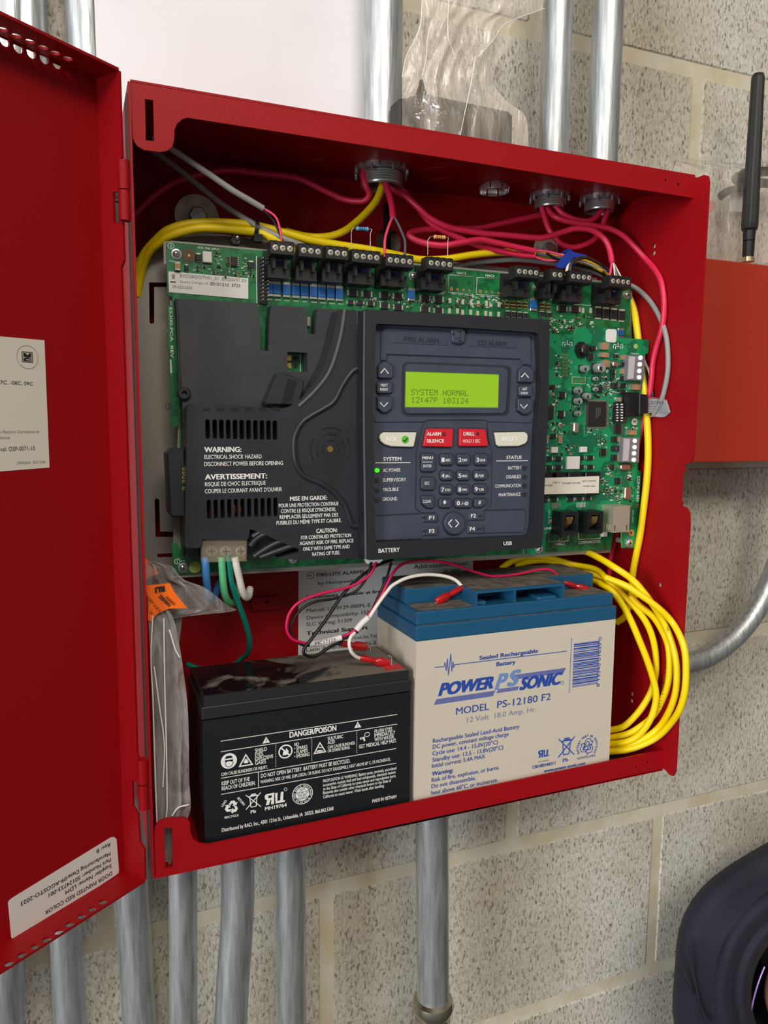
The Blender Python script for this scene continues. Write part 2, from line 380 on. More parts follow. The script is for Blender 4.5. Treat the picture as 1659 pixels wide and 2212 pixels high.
# label on the back panel
pl = Y(-.0006)
mb = MB(); mb.plate(pl, pl.poly([(645, 1215), (1022, 1190), (1022, 1330), (830, 1340), (830, 1400), (644, 1422)]), 0, -.0004, PAPER)
for t, a, b, h, bo in (("FIRE-LITE ALARMS", (305, 205), (670, 170), 26, .012), ("by Honeywell", (315, 270), (582, 240), 26, 0), ("Documents Available at firelite.com", (222, 382), (960, 305), 24, .02),
    ("Manual: LS10129-000FL-E", (225, 480), (720, 432), 28, 0), ("Device Compatibility: 15384", (225, 535), (755, 485), 28, 0), ("SLC Wiring: 51309", (222, 587), (577, 550), 28, 0),
    ("Technical Support", (222, 658), (702, 608), 30, .03), ("FireLite.Tech", (575, 692), (800, 668), 26, 0), ("Latin America: 800.926.2", (222, 788), (765, 722), 26, 0)):
    mb.text(pl, t, H4(*a), H4(*b), h/3.607, INK, bo)
mb.text(pl, "Addressable Panel:", H4(1058, 138), H4(1485, 110), 9, INK); mb.text(pl, "ES-200X", H4(1290, 180), H4(1420, 170), 9, INK, .02)
a = pl.px(H4(255, 192)); mb.plate(pl, circ(a[0], a[1], .0031, 20), .0002, 0, INK, [circ(a[0], a[1], .0027, 20)])
mb.tube([pl.at(a[0]-.0022, a[1], .0003), pl.at(a[0], a[1]+.0013, .0003), pl.at(a[0]+.0022, a[1], .0003), pl.at(a[0], a[1]-.0013, .0003)], .0002, INK, 5, closed=True); mb.plate(pl, circ(a[0], a[1], .0007, 10), .0003, 0, INK)
mb.build('paper_label', cab, 'white printed paper label')

# ------------------------------------------------------------------ door
u = Vector((.8143, .5803, 0)); nn = Vector((.5803, -.8143, 0)); HG = Vector((-.006, -.118, 0)); FD = .020
pd = PL(HG-nn*FD, u, (0, 0, 1)); DB, DT, DW = -.0015, .4955, .425
def dh(p, r=.0029): a = pd.px(p); return circ(a[0], a[1], r, 12)
hs = [dh(p) for p in ((10, 88), (40, 103), (68, 114), (96, 126), (123, 137))] + [dh(D2(*p)) for p in ((730, 1212), (645, 1270), (560, 1320), (470, 1378), (380, 1435), (290, 1495), (195, 1550), (100, 1615), (0, 1680))]
door = MB(); door.plate(pd, [(0, DB), (0, DT), (-DW, DT), (-DW, DB)], 0, -.0015, RED, hs)
ptf = PL(HG-nn*FD+Vector((0, 0, DT)), u, nn)   # underside of the top flange
assert ptf.n.z > .9 or ptf.n.z < -.9
if ptf.n.z > 0: ptf = PL(HG-nn*FD+Vector((0, 0, DT)), -u, nn); sg = -1
else: sg = 1
pbf = PL(HG-nn*FD+Vector((0, 0, DB)), u, nn); sb = 1
if pbf.n.z < 0: pbf = PL(HG-nn*FD+Vector((0, 0, DB)), -u, nn); sb = -1
def fl(pl, s_, hl): door.plate(pl, [(0, 0), (0, FD), (-DW*s_, FD), (-DW*s_, 0)], 0, -.0015, RED, [circ(*pl.px(p), .0027, 12) for p in hl])
fl(ptf, sg, ((5, 64), (35, 78), (64, 90), (93, 103), (119, 115), (146, 127)))
fl(pbf, sb, [D2(*p) for p in ((805, 1255), (720, 1312), (640, 1368), (545, 1430), (460, 1490), (365, 1550), (275, 1605), (175, 1670), (75, 1735))])
# hinge-side flange with its cut-outs; its inner face looks along -u
ph = PL(HG-nn*FD, nn, (0, 0, 1))
if ph.n.dot(u) > 0: ph = PL(HG-nn*FD, -nn, (0, 0, 1)); sh = -1
else: sh = 1
def zz(v, x=258): return Y(-.118).px((x, v))[1]
k = [(0, DB), (FD, DB), (FD, zz(1835, 313)), (FD-.004, zz(1822, 313)), (FD-.005, zz(1765, 300)), (FD-.0095, zz(1752, 300)), (FD-.0095, zz(1695, 300)), (FD-.003, zz(1695, 300)), (FD-.003, zz(1640, 300)), (FD-.004, zz(1630, 300)),
     (FD-.004, zz(575)), (FD-.001, zz(560)), (FD-.001, zz(478)), (FD-.009, zz(476)), (FD-.009, zz(410)), (FD-.003, zz(410)), (FD-.003, zz(345)), (FD, zz(338)), (FD, DT), (0, DT)]
door.plate(ph, [(a*sh, b) for a, b in k], 0, -.0015, RED)
dr = door.build('door', cab)
for v0, v1, x in ((345, 408, 258), (1642, 1694, 300)):
    mb = MB(); mb.lathe(HG+Vector((.001, .001, zz(v1, x))), (0, 0, 1), [(0, 0), (0, .0036), (zz(v0, x)-zz(v1, x), .0036), (zz(v0, x)-zz(v1, x), 0)], RED, 20); mb.build('door_hinge_knuckle', dr)
for v0, v1, x in ((410, 475, 258), (1697, 1750, 300)):
    mb = MB(); mb.lathe(HG+Vector((.001, .001, zz(v1, x))), (0, 0, 1), [(0, 0), (0, .0034), (zz(v0, x)-zz(v1, x), .0034), (zz(v0, x)-zz(v1, x), 0)], RED, 20); mb.box(-.005, 0, -.1165, -.1145, zz(v1, x), zz(v0, x), RED); mb.build('hinge_knuckle', cab)
# stickers on the door
s = PL(pd.at(0, 0, .0003), u, (0, 0, 1)); mb = MB()
mb.plate(s, s.poly([(-120, 716), (96, 735), (107, 1010), (-120, 1028)]), 0, -.0003, STICK)
for t, a, b, h in (("-06C, -07C, -08C, 09C", (-190, 1012), (313, 1022), 34), ("Approval: OSP-0071-10", (-130, 1665), (333, 1643), 40)): mb.text(s, t, D1(*a), D1(*b), h/4.42, mat('grey_ink', (70, 68, 68), .8))
for t, a, b, h in (("Non-Factory Components", (-70, 1488), (368, 1478), 28), ("Compliance", (-110, 1540), (88, 1538), 28), ("53909-L8.A4   ECN 13-961", (158, 1783), (430, 1770), 26)): mb.text(s, t, D1(*a), D1(*b), h/4.42, INKG, 0, .2)
c = s.px(D1(260, 758)); kx = s.k(D1(260, 758)); R_ = 112/4.42*kx[1]
mb.plate(s, circ(c[0], c[1], R_, 32), .0002, 0, INKG, [circ(c[0], c[1], R_*.97, 32)])
mb.plate(s, rrect(c[0]-R_*.5, c[1]-R_*.45, c[0]+R_*.5, c[1]+R_*.45), .0002, 0, INK, [rrect(c[0]-R_*.45, c[1]-R_*.4, c[0]+R_*.45, c[1]+R_*.4)])
mb.plate(s, [(c[0]-R_*.36, c[1]+R_*.33), (c[0]-R_*.12, c[1]+R_*.33), (c[0]+.02*R_, c[1]+R_*.12), (c[0]+R_*.16, c[1]+R_*.33), (c[0]+R_*.38, c[1]+R_*.33), (c[0]+R_*.38, c[1]), (c[0]+R_*.22, c[1]), (c[0]+.02*R_, c[1]-.1*R_), (c[0]-R_*.2, c[1]), (c[0]-R_*.36, c[1])], .0002, 0, INK)
mb.plate(s, rrect(c[0]-R_*.36, c[1]-R_*.35, c[0]+R_*.38, c[1]-R_*.08), .0002, 0, INK, [rrect(c[0]-R_*.1, c[1]-R_*.26, c[0]+R_*.37, c[1]-R_*.17)])
mb.build('approval_sticker', dr, 'large cream printed approval sticker')
mb = MB(); po = s.poly([(18, 1950), (22, 1944), (30, 1938), (240, 1809), (247, 1808), (252, 1813), (257, 1880), (256, 1886), (251, 1890), (38, 2030), (30, 2031), (25, 2025)])
mb.plate(s, po, 0, -.0003, PAPER)
for t, a, b in (("DOOR PAINTED RED COLOR", (871, 1003), (350, 1345)), ("Supplier Name: LDM", (868, 950), (508, 1180)), ("Part Number: 50124733-001", (862, 898), (378, 1208)), ("Manufacturing Date:09-AGOSTO-2023", (858, 846), (160, 1280)), ("Rev: B", (856, 790), (750, 855))):
    mb.text(s, t, D2(*a), D2(*b), 8.6, INK, .008, flat=True)
mb.build('part_sticker', dr, 'white rounded sticker printed upside down')

# ================================================================== conduits
def conduit(x, y, z0, z1, r, label, top=None, bot=None, pts=None, group=None, collar=None, name='steel_conduit'):
    t = thing(name, label, 'conduit', (x, y, z0), group)
    mb = MB()
    if pts: mb.tube(smooth(pts, 10), r, GALV, 28)
    else: mb.tube([(x, y, z0), (x, y, z1)], r, GALV, 28)
    mb.build('pipe', t); return t
def locknut(t, x, y, r, drop=.012):
    mb = MB(); pr_ = [(-.004, r*.80)]
    n = 5
    for i in range(n): h = .0045+i*(drop-.005)/n; pr_ += [(h, r), (h+(drop-.005)/n*.5, r*.965)]
    pr_ += [(drop, r*.97), (drop, r*.84), (0, r*.80)]
    mb.lathe((x, y, H_), (0, 0, -1), pr_, ZINC, 32); mb.build('threaded_connector', t)
    mb = MB(); g = []
    pl = PL((x, y, H_), (1, 0, 0), (0, -1, 0)); N = 64
    for i in range(N):
        a = 2*math.pi*i/N; rr = r*(1.30 if (i % 8) not in (3, 4) else 1.16); g.append((rr*math.cos(a), rr*math.sin(a)))
    mb.plate(pl, g, .0035, .0, ZINC, [circ(0, 0, r*1.01, 32)])
    for i in range(8):
        a = 2*math.pi*(i*8+7.5)/N; p = pl.at(r*1.27*math.cos(a), r*1.27*math.sin(a), .002); mb.tube([p, p+Vector((0, 0, -.0045))], .0013, ZINC, 6)
    mb.build('locknut', t)
def collar(t, x, y, r, z=H_):
    mb = MB(); mb.lathe((x, y, z+.0015), (0, 0, 1), [(0, 0), (0, r*1.32), (.003, r*1.36), (.007, r*1.25), (.010, r*1.12), (.012, r)], ZINC, 32); mb.build('connector_collar', t)
def cupl(t, x, y, r, z):
    mb = MB(); mb.lathe((x, y, z), (0, 0, -1), [(-.001, r), (.001, r*1.22), (.006, r*1.32), (.012, r*1.22), (.014, r*1.12), (.022, r*1.14), (.06, r*1.14), (.06, 0)], mat('coupling_steel', (185, 182, 165), .22, .95), 32); mb.build('coupling', t)
c1 = conduit(.190, -.036, H_, 1.15, .0152, 'thick steel conduit rising from the cabinet top at the right edge of the white sheet'); locknut(c1, .1895, -.037, .0165, .014); collar(c1, .190, -.036, .0155)
c2 = conduit(.3475, -.034, H_, 1.15, .0125, 'steel conduit rising from the cabinet top just right of the large plastic bag'); locknut(c2, .3455, -.034, .0128); collar(c2, .3475, -.034, .0118)
c3 = conduit(.3915, -.043, H_, 1.15, .0130, 'rightmost of the steel conduits rising from the cabinet top'); locknut(c3, .390, -.0435, .0128); collar(c3, .3915, -.043, .0122)
def straight(p0, p1, y, r, label, group=None):
    a = P(*p0, y); b = P(*p1, y); d = (b-a).normalized(); a2 = a-d*.45; b2 = b+d*.45
    t = thing('steel_conduit', label, 'conduit', tuple(b2), group); mb = MB(); mb.tube([a2, b2], r, GALV, 28); mb.build('pipe', t); return t
straight((186, 60), (290, 2000), .003, .0135, 'grey steel conduit on the wall running down behind the door hinge')
straight((62, 60), (146, 2100), .003, .0120, 'tan-tinted steel conduit on the wall second from the left')
straight((27, 30), (15, 2150), .003, .0125, 'leftmost steel conduit on the wall behind the open door')
mb = MB(); YB = -.05
def hang(u0, u1, v0, u2, u3, v1, label, mid=None, coup=None, stain=None):
    a = P((u0+u1)/2, v0, YB); b = P((u2+u3)/2, v1, YB); r = abs(P(u3, v1, YB).x-P(u2, v1, YB).x)/2*.95
    a2 = Vector((a.x, a.y, -.0015)); d = b-a; b2 = b+d.normalized()*(.25 if not coup else .02)
    t = thing('steel_conduit', label, 'conduit', tuple(b2)); mb = MB()
    pts = [a2, a, *( [P(*mid, YB)] if mid else []), b, b2]
    mb.tube(smooth(pts, 8), r, GALV, 28); mb.build('pipe', t)
    if coup: cupl(t, b.x, YB, r, P((u2+u3)/2, coup, YB).z)
    return t
hang(362, 428, 1905, 364, 428, 2200, 'leftmost steel conduit below the cabinet, under its bottom hook')
b3 = hang(476, 550, 1880, 462, 536, 2200, 'bent steel conduit below the black battery with a tan stain', mid=(512, 1990))
hang(592, 661, 1850, 597, 663, 2200, 'straight steel conduit below the cabinet, right of the bent stained one')
hang(900, 966, 1790, 903, 968, 2150, 'steel conduit with a coupling below the cream battery', coup=2155)
mb = MB()
Yc = -.045; r_ = .0105
a = P(1480, 1434, Yc); pts = [Vector((W_+.002, Yc, a.z-.003)), a, P(1540, 1412, Yc), P(1600, 1362, Yc), P(1648, 1290, Yc), P(1688, 1190, Yc), P(1705, 1060, Yc), P(1712, 900, Yc)]
t = thing('steel_conduit', 'curved steel conduit bending up from the right side of the cabinet', 'conduit', tuple(pts[0])); mb.tube(smooth(pts, 8), r_, GALV, 28); mb.build('pipe', t)
mb = MB(); mb.lathe((W_, Yc, a.z-.003), (1, 0, 0), [(.0017, 0), (.0017, r_*1.45), (.008, r_*1.45), (.009, r_*1.25), (.02, r_*1.2), (.02, r_)], ZINC, 24); mb.build('connector_collar', t)
# snap plug
t = thing('knockout_plug', 'shiny snap-in hole plug in the cabinet ceiling', 'hole plug', (.2878, -.0399, H_))
mb = MB(); mb.lathe((.2878, -.0399, H_), (0, 0, 1), [(.0016, .0135), (.0028, .0135), (.0035, .011), (.0035, 0)], CHROME, 24); mb.build('cap', t)
for i in range(8):
    a0 = 2*math.pi*(i+.5)/8; mb = MB(); cc = Vector((.2878, -.0399, H_)); g = []
    for j in range(5):
        a = a0+(j-2)*.17
        for h, r in ((.0, .0094), (-.0030, .0125), (-.0065, .0118)): g.append(cc+Vector((r*math.cos(a), r*math.sin(a), h)))
    mb.add(g, [(3*j+q_, 3*j+3+q_, 3*j+4+q_, 3*j+1+q_) for j in range(4) for q_ in range(2)], CHROME, True); mb.build('spring_tab', t)
# white sheet leaning on the wall above
mb = MB(); mb.box(-.0135, .186, -.0128, -.0112, H_+.0018, 1.0, mat('white_sheet', (232, 229, 232), .7, rgb2=(226, 222, 224), vscale=6)); mb.build('white_sheet', None, 'large blank white sheet standing on top of the cabinet', 'sheet')
# ================================================================== chassis and main board
YM, YC = -.062, -.078
mb = MB()
mb.pp(-.036, [(285, 556), (330, 556), (352, 508), (470, 505), (545, 513), (800, 545), (1150, 585), (1290, 600), (1280, 1195), (316, 1228), (290, 1180)], .0012, TRAY,
      [[(322, 610), (400, 610), (400, 620), (333, 620), (333, 697), (328, 700), (323, 697)], [(334, 1080), (338, 1076), (344, 1080), (346, 1148), (400, 1150), (400, 1160), (336, 1160)], [(340, 1196), (400, 1194), (400, 1203), (340, 1204)], [(372, 985), (376, 976), (384, 976), (388, 985)]])
br = mb.build('mounting_plate', None, 'grey steel mounting plate with slots behind the circuit boards', 'mounting plate')
mb = MB()
mb.pp(-.0588, [(353, 522), (372, 520), (1366, 612), (1364, 1000), (1318, 1194), (1165, 1203), (370, 1249), (371, 1232), (386, 900), (368, 660), (364, 572), (354, 570)], .0012, TRAY)
tray = mb.build('board_tray', None, 'grey steel tray edge framing the main green board', 'steel tray')
# nut & washer
def washer(u, v, y, R, label):
    c = P(u, v, y); t = thing('fender_washer_bolt', label, 'bolt', tuple(c)); mb = MB()
    mb.lathe((c.x, c.y, c.z), (0, -1, 0), [(0, R*.3), (.0016, R*.3), (.0016, R), (0, R)][::-1], mat('worn_washer', (225, 218, 195), .5, .15, rgb2=(180, 170, 145), vscale=60), 32); mb.build('washer', t)
    mb = MB(); pl = PL((0, c.y, 0), (1, 0, 0), (0, 0, 1)); mb.plate(pl, circ(c.x, c.z, R*.42, 6), .0075, 0.0016, ZINC, bev=.0008); mb.build('bolt_head', t); return t
washer(425, 470, -.0016, .0165, 'large round washer and bolt at the upper left of the cabinet back')
washer(1178, 538, -.0016, .0125, 'round washer half hidden behind the pink cables')
c = P(508, 519, -.037); t = thing('hex_nut_stud', 'zinc nut on a threaded stud above the main board corner', 'nut', tuple(c))
mb = MB(); mb.plate(PL((0, c.y, 0), (1, 0, 0), (0, 0, 1)), circ(c.x, c.z, .0042, 6), .003, 0, ZINC, bev=.0006); mb.build('nut', t)
mb = MB(); mb.lathe(c, (0, -1, 0), [(0, .0018), (.009, .0018), (.0095, .0012), (.0095, 0)], ZINC, 14); mb.build('stud', t)
c = P(376, 548, YM)
main = thing('main_circuit_board', 'large green circuit board with a row of black terminal blocks along its top', 'circuit board', (.2, YM, .19))
pl = Y(YM)
mb = MB(); out = [(360, 524), (366, 523), (1362, 616), (1360, 760), (1345, 1000), (1319, 1186), (1165, 1194), (374, 1240), (372, 1174), (382, 1173), (389, 1188), (391, 1188), (388, 902), (386, 920), (372, 924), (369, 915), (362, 664), (364, 660), (372, 660), (372, 642), (366, 640), (361, 634)]
mb.plate(pl, pl.poly(out), 0, -.0018, PCB, mside=PEDGE)
def line(m, pts, w=.00035, y=YM, col=WHT):
    m.tube([P(a, b, y-.0001) for a, b in pts], w, col, 4, caps=False)
# silkscreen
for t_, a, b, h in (("AUX TRBL INPUT", C3(312, 205), C3(485, 222), 4.5), ("MH1", C3(92, 308), C3(130, 312), 3.5), ("J13", C3(780, 655), C3(812, 658), 4), ("NAC3", C4(890, 402), C4(958, 410), 5), ("NAC4", C4(1112, 422), C4(1180, 430), 5),
    ("ANN-LC", C6(255, 1375), C6(365, 1368), 5.5), ("COMMUNICATOR", C6(505, 1360), C6(720, 1345), 6), ("MH5", (389, 1214), (399, 1213), 3), ("TB7", C4(1222, 438), C4(1243, 440), 3)):
    mb.text(pl, t_, a, b, h, WHT, .01)
mb.text(pl, "ES200-PCA  REV", (364, 664), (371, 773), 6, WHT, .015); line(mb, [(368.5, 777), (370, 806)], .0006)
for cx, cy in ((369, 531), (383, 1213), (365, 878), (378, 892)):
    a = pl.px((cx, cy)); mb.plate(pl, circ(*a, .0021, 16), .0002, 0, WHT if cy != 878 and cy != 892 else INK, [circ(*a, .0017, 16)]); mb.plate(pl, rrect(a[0]-.0002, a[1]-.0012, a[0]+.0002, a[1]+.0012), .0002, 0, WHT if cy != 878 and cy != 892 else INK)
for pts in ([C3(772, 265), C3(775, 630), C3(800, 635)], [C3(880, 425), C3(1450, 470), C3(1455, 490), C3(1659, 500)], [C4(20, 475), C4(240, 492)], [C4(270, 485), C4(270, 500), C4(490, 515)], [C4(590, 385), C4(585, 525), C4(800, 545)],
            [C4(825, 410), C4(825, 545), C4(1022, 560), C4(1026, 428), C4(830, 410)], [C4(1048, 430), C4(1042, 562), C4(1240, 578), C4(1246, 442), C4(1048, 430)], [C4(1270, 445), C4(1262, 580), C4(1450, 590)],
            [C5(15, 250), C5(15, 390)], [C5(345, 285), C5(335, 415), C5(450, 425)], [C5(500, 290), C5(495, 455), C5(775, 475), C5(785, 315)], [C5(830, 310), C5(820, 455), C5(1010, 475)],
            [C6(210, 1240), C6(205, 1335), C6(405, 1330), C6(405, 1255)], [C6(505, 1250), C6(505, 1312), C6(722, 1305), C6(722, 1240)]): line(mb, pts)
for i, t_ in enumerate(("NO", "NC", "C", "", "NC", "NO", "C", "", "NO", "NC", "C")):
    if t_: x = 865+i*54; mb.text(pl, t_, C3(x, 447+i*4), C3(x+24, 449+i*4), 3, WHT, .01)
for i in range(9): x = 850+i*70; mb.text(pl, "MOV%d" % (3+i), C3(x, 605+i*4.5), C3(x+40, 608+i*4.5), 2.6, WHT, .01)
for j, (x, y, s_) in enumerate(((35, 492, "OUT+ RTN+ RTN- OUT-"), (290, 520, "1B+ 1A+ 1A- 1B-"), (610, 548, "2B+ 2A+ 2A- 2B-"), (845, 562, "3B+ 3A+ 3A- 3B-"), (1070, 582, "4B+ 4A+ 4A- 4B-"))):
    mb.text(pl, s_, C4(x, y), C4(x+185, y+12), 2.8, WHT, .01)
# big fiducials, bare pads
def disc(m, u, v, r, col, y=YM, off=.0003):
    q_ = Y(y); a = q_.px((u, v)); m.plate(q_, circ(*a, r, 18), off, 0, col)
disc(mb, 408, 552, .0045, mat('bare_brown_ring', (90, 62, 40), .5)); disc(mb, 408, 552, .0008, GOLD, off=.0005); disc(mb, 421, 1225, .0042, mat('pale_test_pad', (170, 190, 90), .5))
for k in range(2):
    x0 = 848 if k == 0 else 1072
    for i in range(4):
        x = x0+i*47; y = 520+i*4+(k*20)
        if i: disc(mb, *C4(x, y), .0011, GOLD)
        else: mb.plate(pl, pl.rect(*C4(x, y), 6, 8), .0003, 0, GOLD)
mb.build('board', main)

def part(mbf, name, parent, **k):
    m = MB(); mbf(m); return m.build(name, parent, **k)
def smd(parent, y, u, v, w, h, kind, z=.0022):
    """one surface part: kind chip (two pads), black (pads), ic, sup, cap"""
    q_ = Y(y); m = MB()
    if kind == 'sup':
        m.rc(y-.0025, u, v, w, h*.62, .0025, SUPB, bev=.0003); m.rc(y-.0016, u, v, w, h, .0016, TIN, bev=.0003); n = 'surge_suppressor'
    elif kind == 'diode':
        m.rc(y-z, u, v, w*.78, h, z, CHIP, bev=.0003); m.rc(y-.0009, u, v, w*1.1, h*.7, .0009, SILV); n = 'diode'
    elif kind == 'vdiode':
        m.rc(y-z, u, v, w, h*.78, z, CHIP, bev=.0003); m.rc(y-.0009, u, v, w*.75, h*1.1, .0009, SILV); n = 'diode'
    elif kind == 'pads':
        a = MB(); m.rc(y-.0003, u-w*.38, v, w*.25, h*.85, .0003, SILV); m.rc(y-.0003, u+w*.38, v, w*.25, h*.85, .0003, SILV); n = 'empty_pads'
    elif kind == 'ind':
        m.rc(y-.0008, u, v, w*.9, h, .0008, GOLD, r=.0008)
        for i in (-1, 1): m.rc(y-.0014, u, v+i*h*.22, w*.8, h*.2, .0014, CHIP)
        n = 'inductor'
    elif kind == 'cap':
        m.rc(y-z, u, v, w*.6, h, z, mat('tan_capacitor', (170, 130, 90), .5)); m.rc(y-z*.95, u, v, w, h*.95, z*.95, TIN); n = 'ceramic_capacitor'
    elif kind == 'vcap':
        m.rc(y-z, u, v, w, h*.6, z, mat('tan_capacitor', (170, 130, 90), .5)); m.rc(y-z*.95, u, v, w*.95, h, z*.95, TIN); n = 'ceramic_capacitor'
    elif kind == 'ic':
        m.rc(y-z, u, v, w*.72, h, z, CHIP, bev=.0003); c_ = max(3, int(h/3.4))
        for i in range(c_):
            for s_ in (-1, 1): m.rc(y-.0007, u+s_*w*.43, v+(i-(c_-1)/2)*h/c_, w*.16, h/c_*.5, .0007, TIN)
        n = 'integrated_circuit'
    elif kind == 'white': m.rc(y-z, u, v, w, h, z, mat('white_part', (225, 220, 215), .5), bev=.0004); n = 'sensor_component'
    elif kind == 'xtal': m.rc(y-z-.001, u, v, w, h, z+.001, mat('crystal_can', (215, 205, 180), .25, .9), r=.0018, bev=.0006); n = 'crystal_can'
    return m.build(n, parent)
for i, x in enumerate((583, 599, 620, 640, 659, 678, 696, 715.5, 734)): smd(main, YM, x, 623+i*1.35, 15.5, 34, 'sup')
for q_ in (C4(540, 562), C4(1492, 640)): smd(main, YM, *q_, 15, 28, 'sup')
smd(main, YM, *C5(290, 460), 15, 27, 'sup') if False else None
smd(main, YM, *C5(1035, 708), 13, 20, 'sup')
for x, y in ((80, 550), (192, 560), (330, 568), (435, 578), (645, 590), (750, 600)): smd(main, YM, *C4(x, y), 20, 17, 'diode')
for x, y in ((65, 625), (140, 628), (220, 635)): smd(main, YM, *C4(x, y), 15, 11, 'diode')
for x, y in ((330, 650), (435, 662), (645, 678), (750, 690)): smd(main, YM, *C4(x, y), 19, 15, 'diode')
for x, y in ((868, 610), (970, 620), (865, 692), (968, 702), (1090, 632), (1188, 640), (1085, 710), (1185, 718)): smd(main, YM, *C4(x, y), 23, 13, 'pads')
for x, y in ((1285, 638), (1332, 642), (1380, 645), (1428, 648)): smd(main, YM, *C4(x, y), 10, 16, 'ind')
for x, y in ((1560, 655), (1605, 660)): smd(main, YM, *C4(x, y), 10, 16, 'ind')
for x, y in ((1290, 712), (1335, 716), (1382, 720), (1428, 725), (1555, 715), (1610, 720)): smd(main, YM, *C4(x, y), 11, 12, 'vdiode')
for x, y in ((535, 500), (645, 505)): smd(main, YM, *C5(x, y), 20, 15, 'diode')
smd(main, YM, *C5(742, 515), 22, 14, 'pads')
for x, y in ((840, 535), (908, 542), (975, 550), (1042, 558)): smd(main, YM, *C5(x, y), 14.5, 25, 'vdiode')
for x, y in ((320, 275), (730, 335)): smd(main, YM, *C3(x, y), 12, 18, 'vdiode')
smd(main, YM, *C3(390, 270), 20, 24, 'white'); smd(main, YM, *C3(158, 340), 12, 18, 'vcap', .003); smd(main, YM, *C3(228, 355), 8, 14, 'vdiode')
smd(main, YM, *C3(600, 305), 19, 20, 'ic'); smd(main, YM, *C3(550, 300), 9, 19, 'xtal', .001)
def fuzz(parent, y, rects, dens, seed, name='small_surface_parts'):
    rnd = random.Random(seed); m = MB(); q_ = Y(y)
    for (x0, y0, x1, y1) in rects:
        for i in range(int((x1-x0)*(y1-y0)*dens)):
            u_ = rnd.uniform(x0, x1); v_ = rnd.uniform(y0, y1); a = rnd.random(); w_, h_ = (4.4, 2.4) if rnd.random() < .5 else (2.4, 4.4)
            if a < .40: m.rc(y-.0004, u_, v_, w_, h_, .0004, SILV); m.rc(y-.0009, u_, v_, w_*(.5 if w_ > h_ else 1), h_*(1 if w_ > h_ else .5), .0009, CHIP)
            elif a < .62: m.rc(y-.0003, u_, v_, 1.1, 3.0, .0003, WHT); m.rc(y-.0003, u_+2.6, v_, 1.1, 3.0, .0003, WHT)
            elif a < .8: m.rc(y-.00025, u_, v_, rnd.uniform(3, 7), .8, .0002, WHT); m.rc(y-.00025, u_, v_+1.8, rnd.uniform(2, 6), .8, .0002, WHT)
            elif a < .9: m.rc(y-.0011, u_, v_, 4, 4.4, .0011, CHIP); m.rc(y-.0003, u_, v_, 6.5, 1.6, .0003, SILV)
            else: m.rc(y-.0009, u_, v_, w_, h_, .0009, mat('tan_capacitor', (170, 130, 90), .5))
    return m.build(name, parent, kind='stuff')
fuzz(main, YM, [(*C3(440, 230), *C3(510, 350)), (*C3(270, 340), *C3(420, 380)), (*C3(660, 280), *C3(700, 400)), (*C3(400, 375), *C3(520, 410)), (*C3(530, 360), *C3(770, 430)), (*C5(440, 560), *C5(800, 700)), (1140, 690, 1190, 720), (*C4(1620, 760), *C4(1659, 860)), (770, 640, 1180, 664), (1188, 1160, 1230, 1180)], .02, 3)
# mounting screws
def screw(parent, y, u, v, r, name='mounting_screw'):
    a = P(u, v, y); m = MB()
    m.lathe(a, (0, -1, 0), [(0, r*1.3), (.0005, r*1.3), (.0006, r), (.0016, r*.92), (.0023, r*.6), (.0025, 0)], CHROME, 20)
    pl_ = Y(y-.0026); m.plate(pl_, rrect(a.x-r*.5, a.z-r*.1, a.x+r*.5, a.z+r*.1), 0, -.0002, CHIP); m.plate(pl_, rrect(a.x-r*.1, a.z-r*.5, a.x+r*.1, a.z+r*.5), 0, -.0002, CHIP)
    return m.build(name, parent)
for u_, v_ in ((381, 549), (395, 1226), (633, 1207), C4(545, 422), C5(305, 325), C5(1078, 385)): screw(main, YM, u_, v_, .0026)
# labels on the board
m = MB(); m.pp(YM-.0004, [C3(85, 382), C3(708, 436), C3(708, 598), C3(90, 545)], .0003, PAPER); q_ = Y(YM-.0004)
for t_, a, b, h, c_ in (("EVO2BOOTV01_01  EVO2V01.03", C3(175, 425), C3(688, 470), 6.5, INKG), ("Country of Origin: US", C3(175, 468), C3(392, 486), 4.2, INKG), ("00101210  3723", C3(412, 490), C3(645, 507), 6.6, INK), ("091623-0254", C3(118, 512), C3(270, 522), 6, INKG)): m.text(q_, t_, a, b, h, c_)
m.rc(YM-.0006, *C3(122, 465), 12, 2.2, .0002, INK); m.pp(YM-.0006, [C3(112, 405), C3(138, 407), C3(134, 440), C3(116, 438)], .0002, INKG); m.build('board_label', main, 'white printed label on the board')
# pin header
m = MB(); m.pp(YM-.003, [C3(785, 275), C3(862, 282), C3(862, 640), C3(790, 632)], .003, BLK)
for i in range(12):
    for j in range(2): p = P(*C3(805+j*38, 292+i*29+j*3), YM-.003); m.tube([p, p+Vector((0, -.0075, 0))], .00045, TIN, 6)
m.build('pin_header', main)
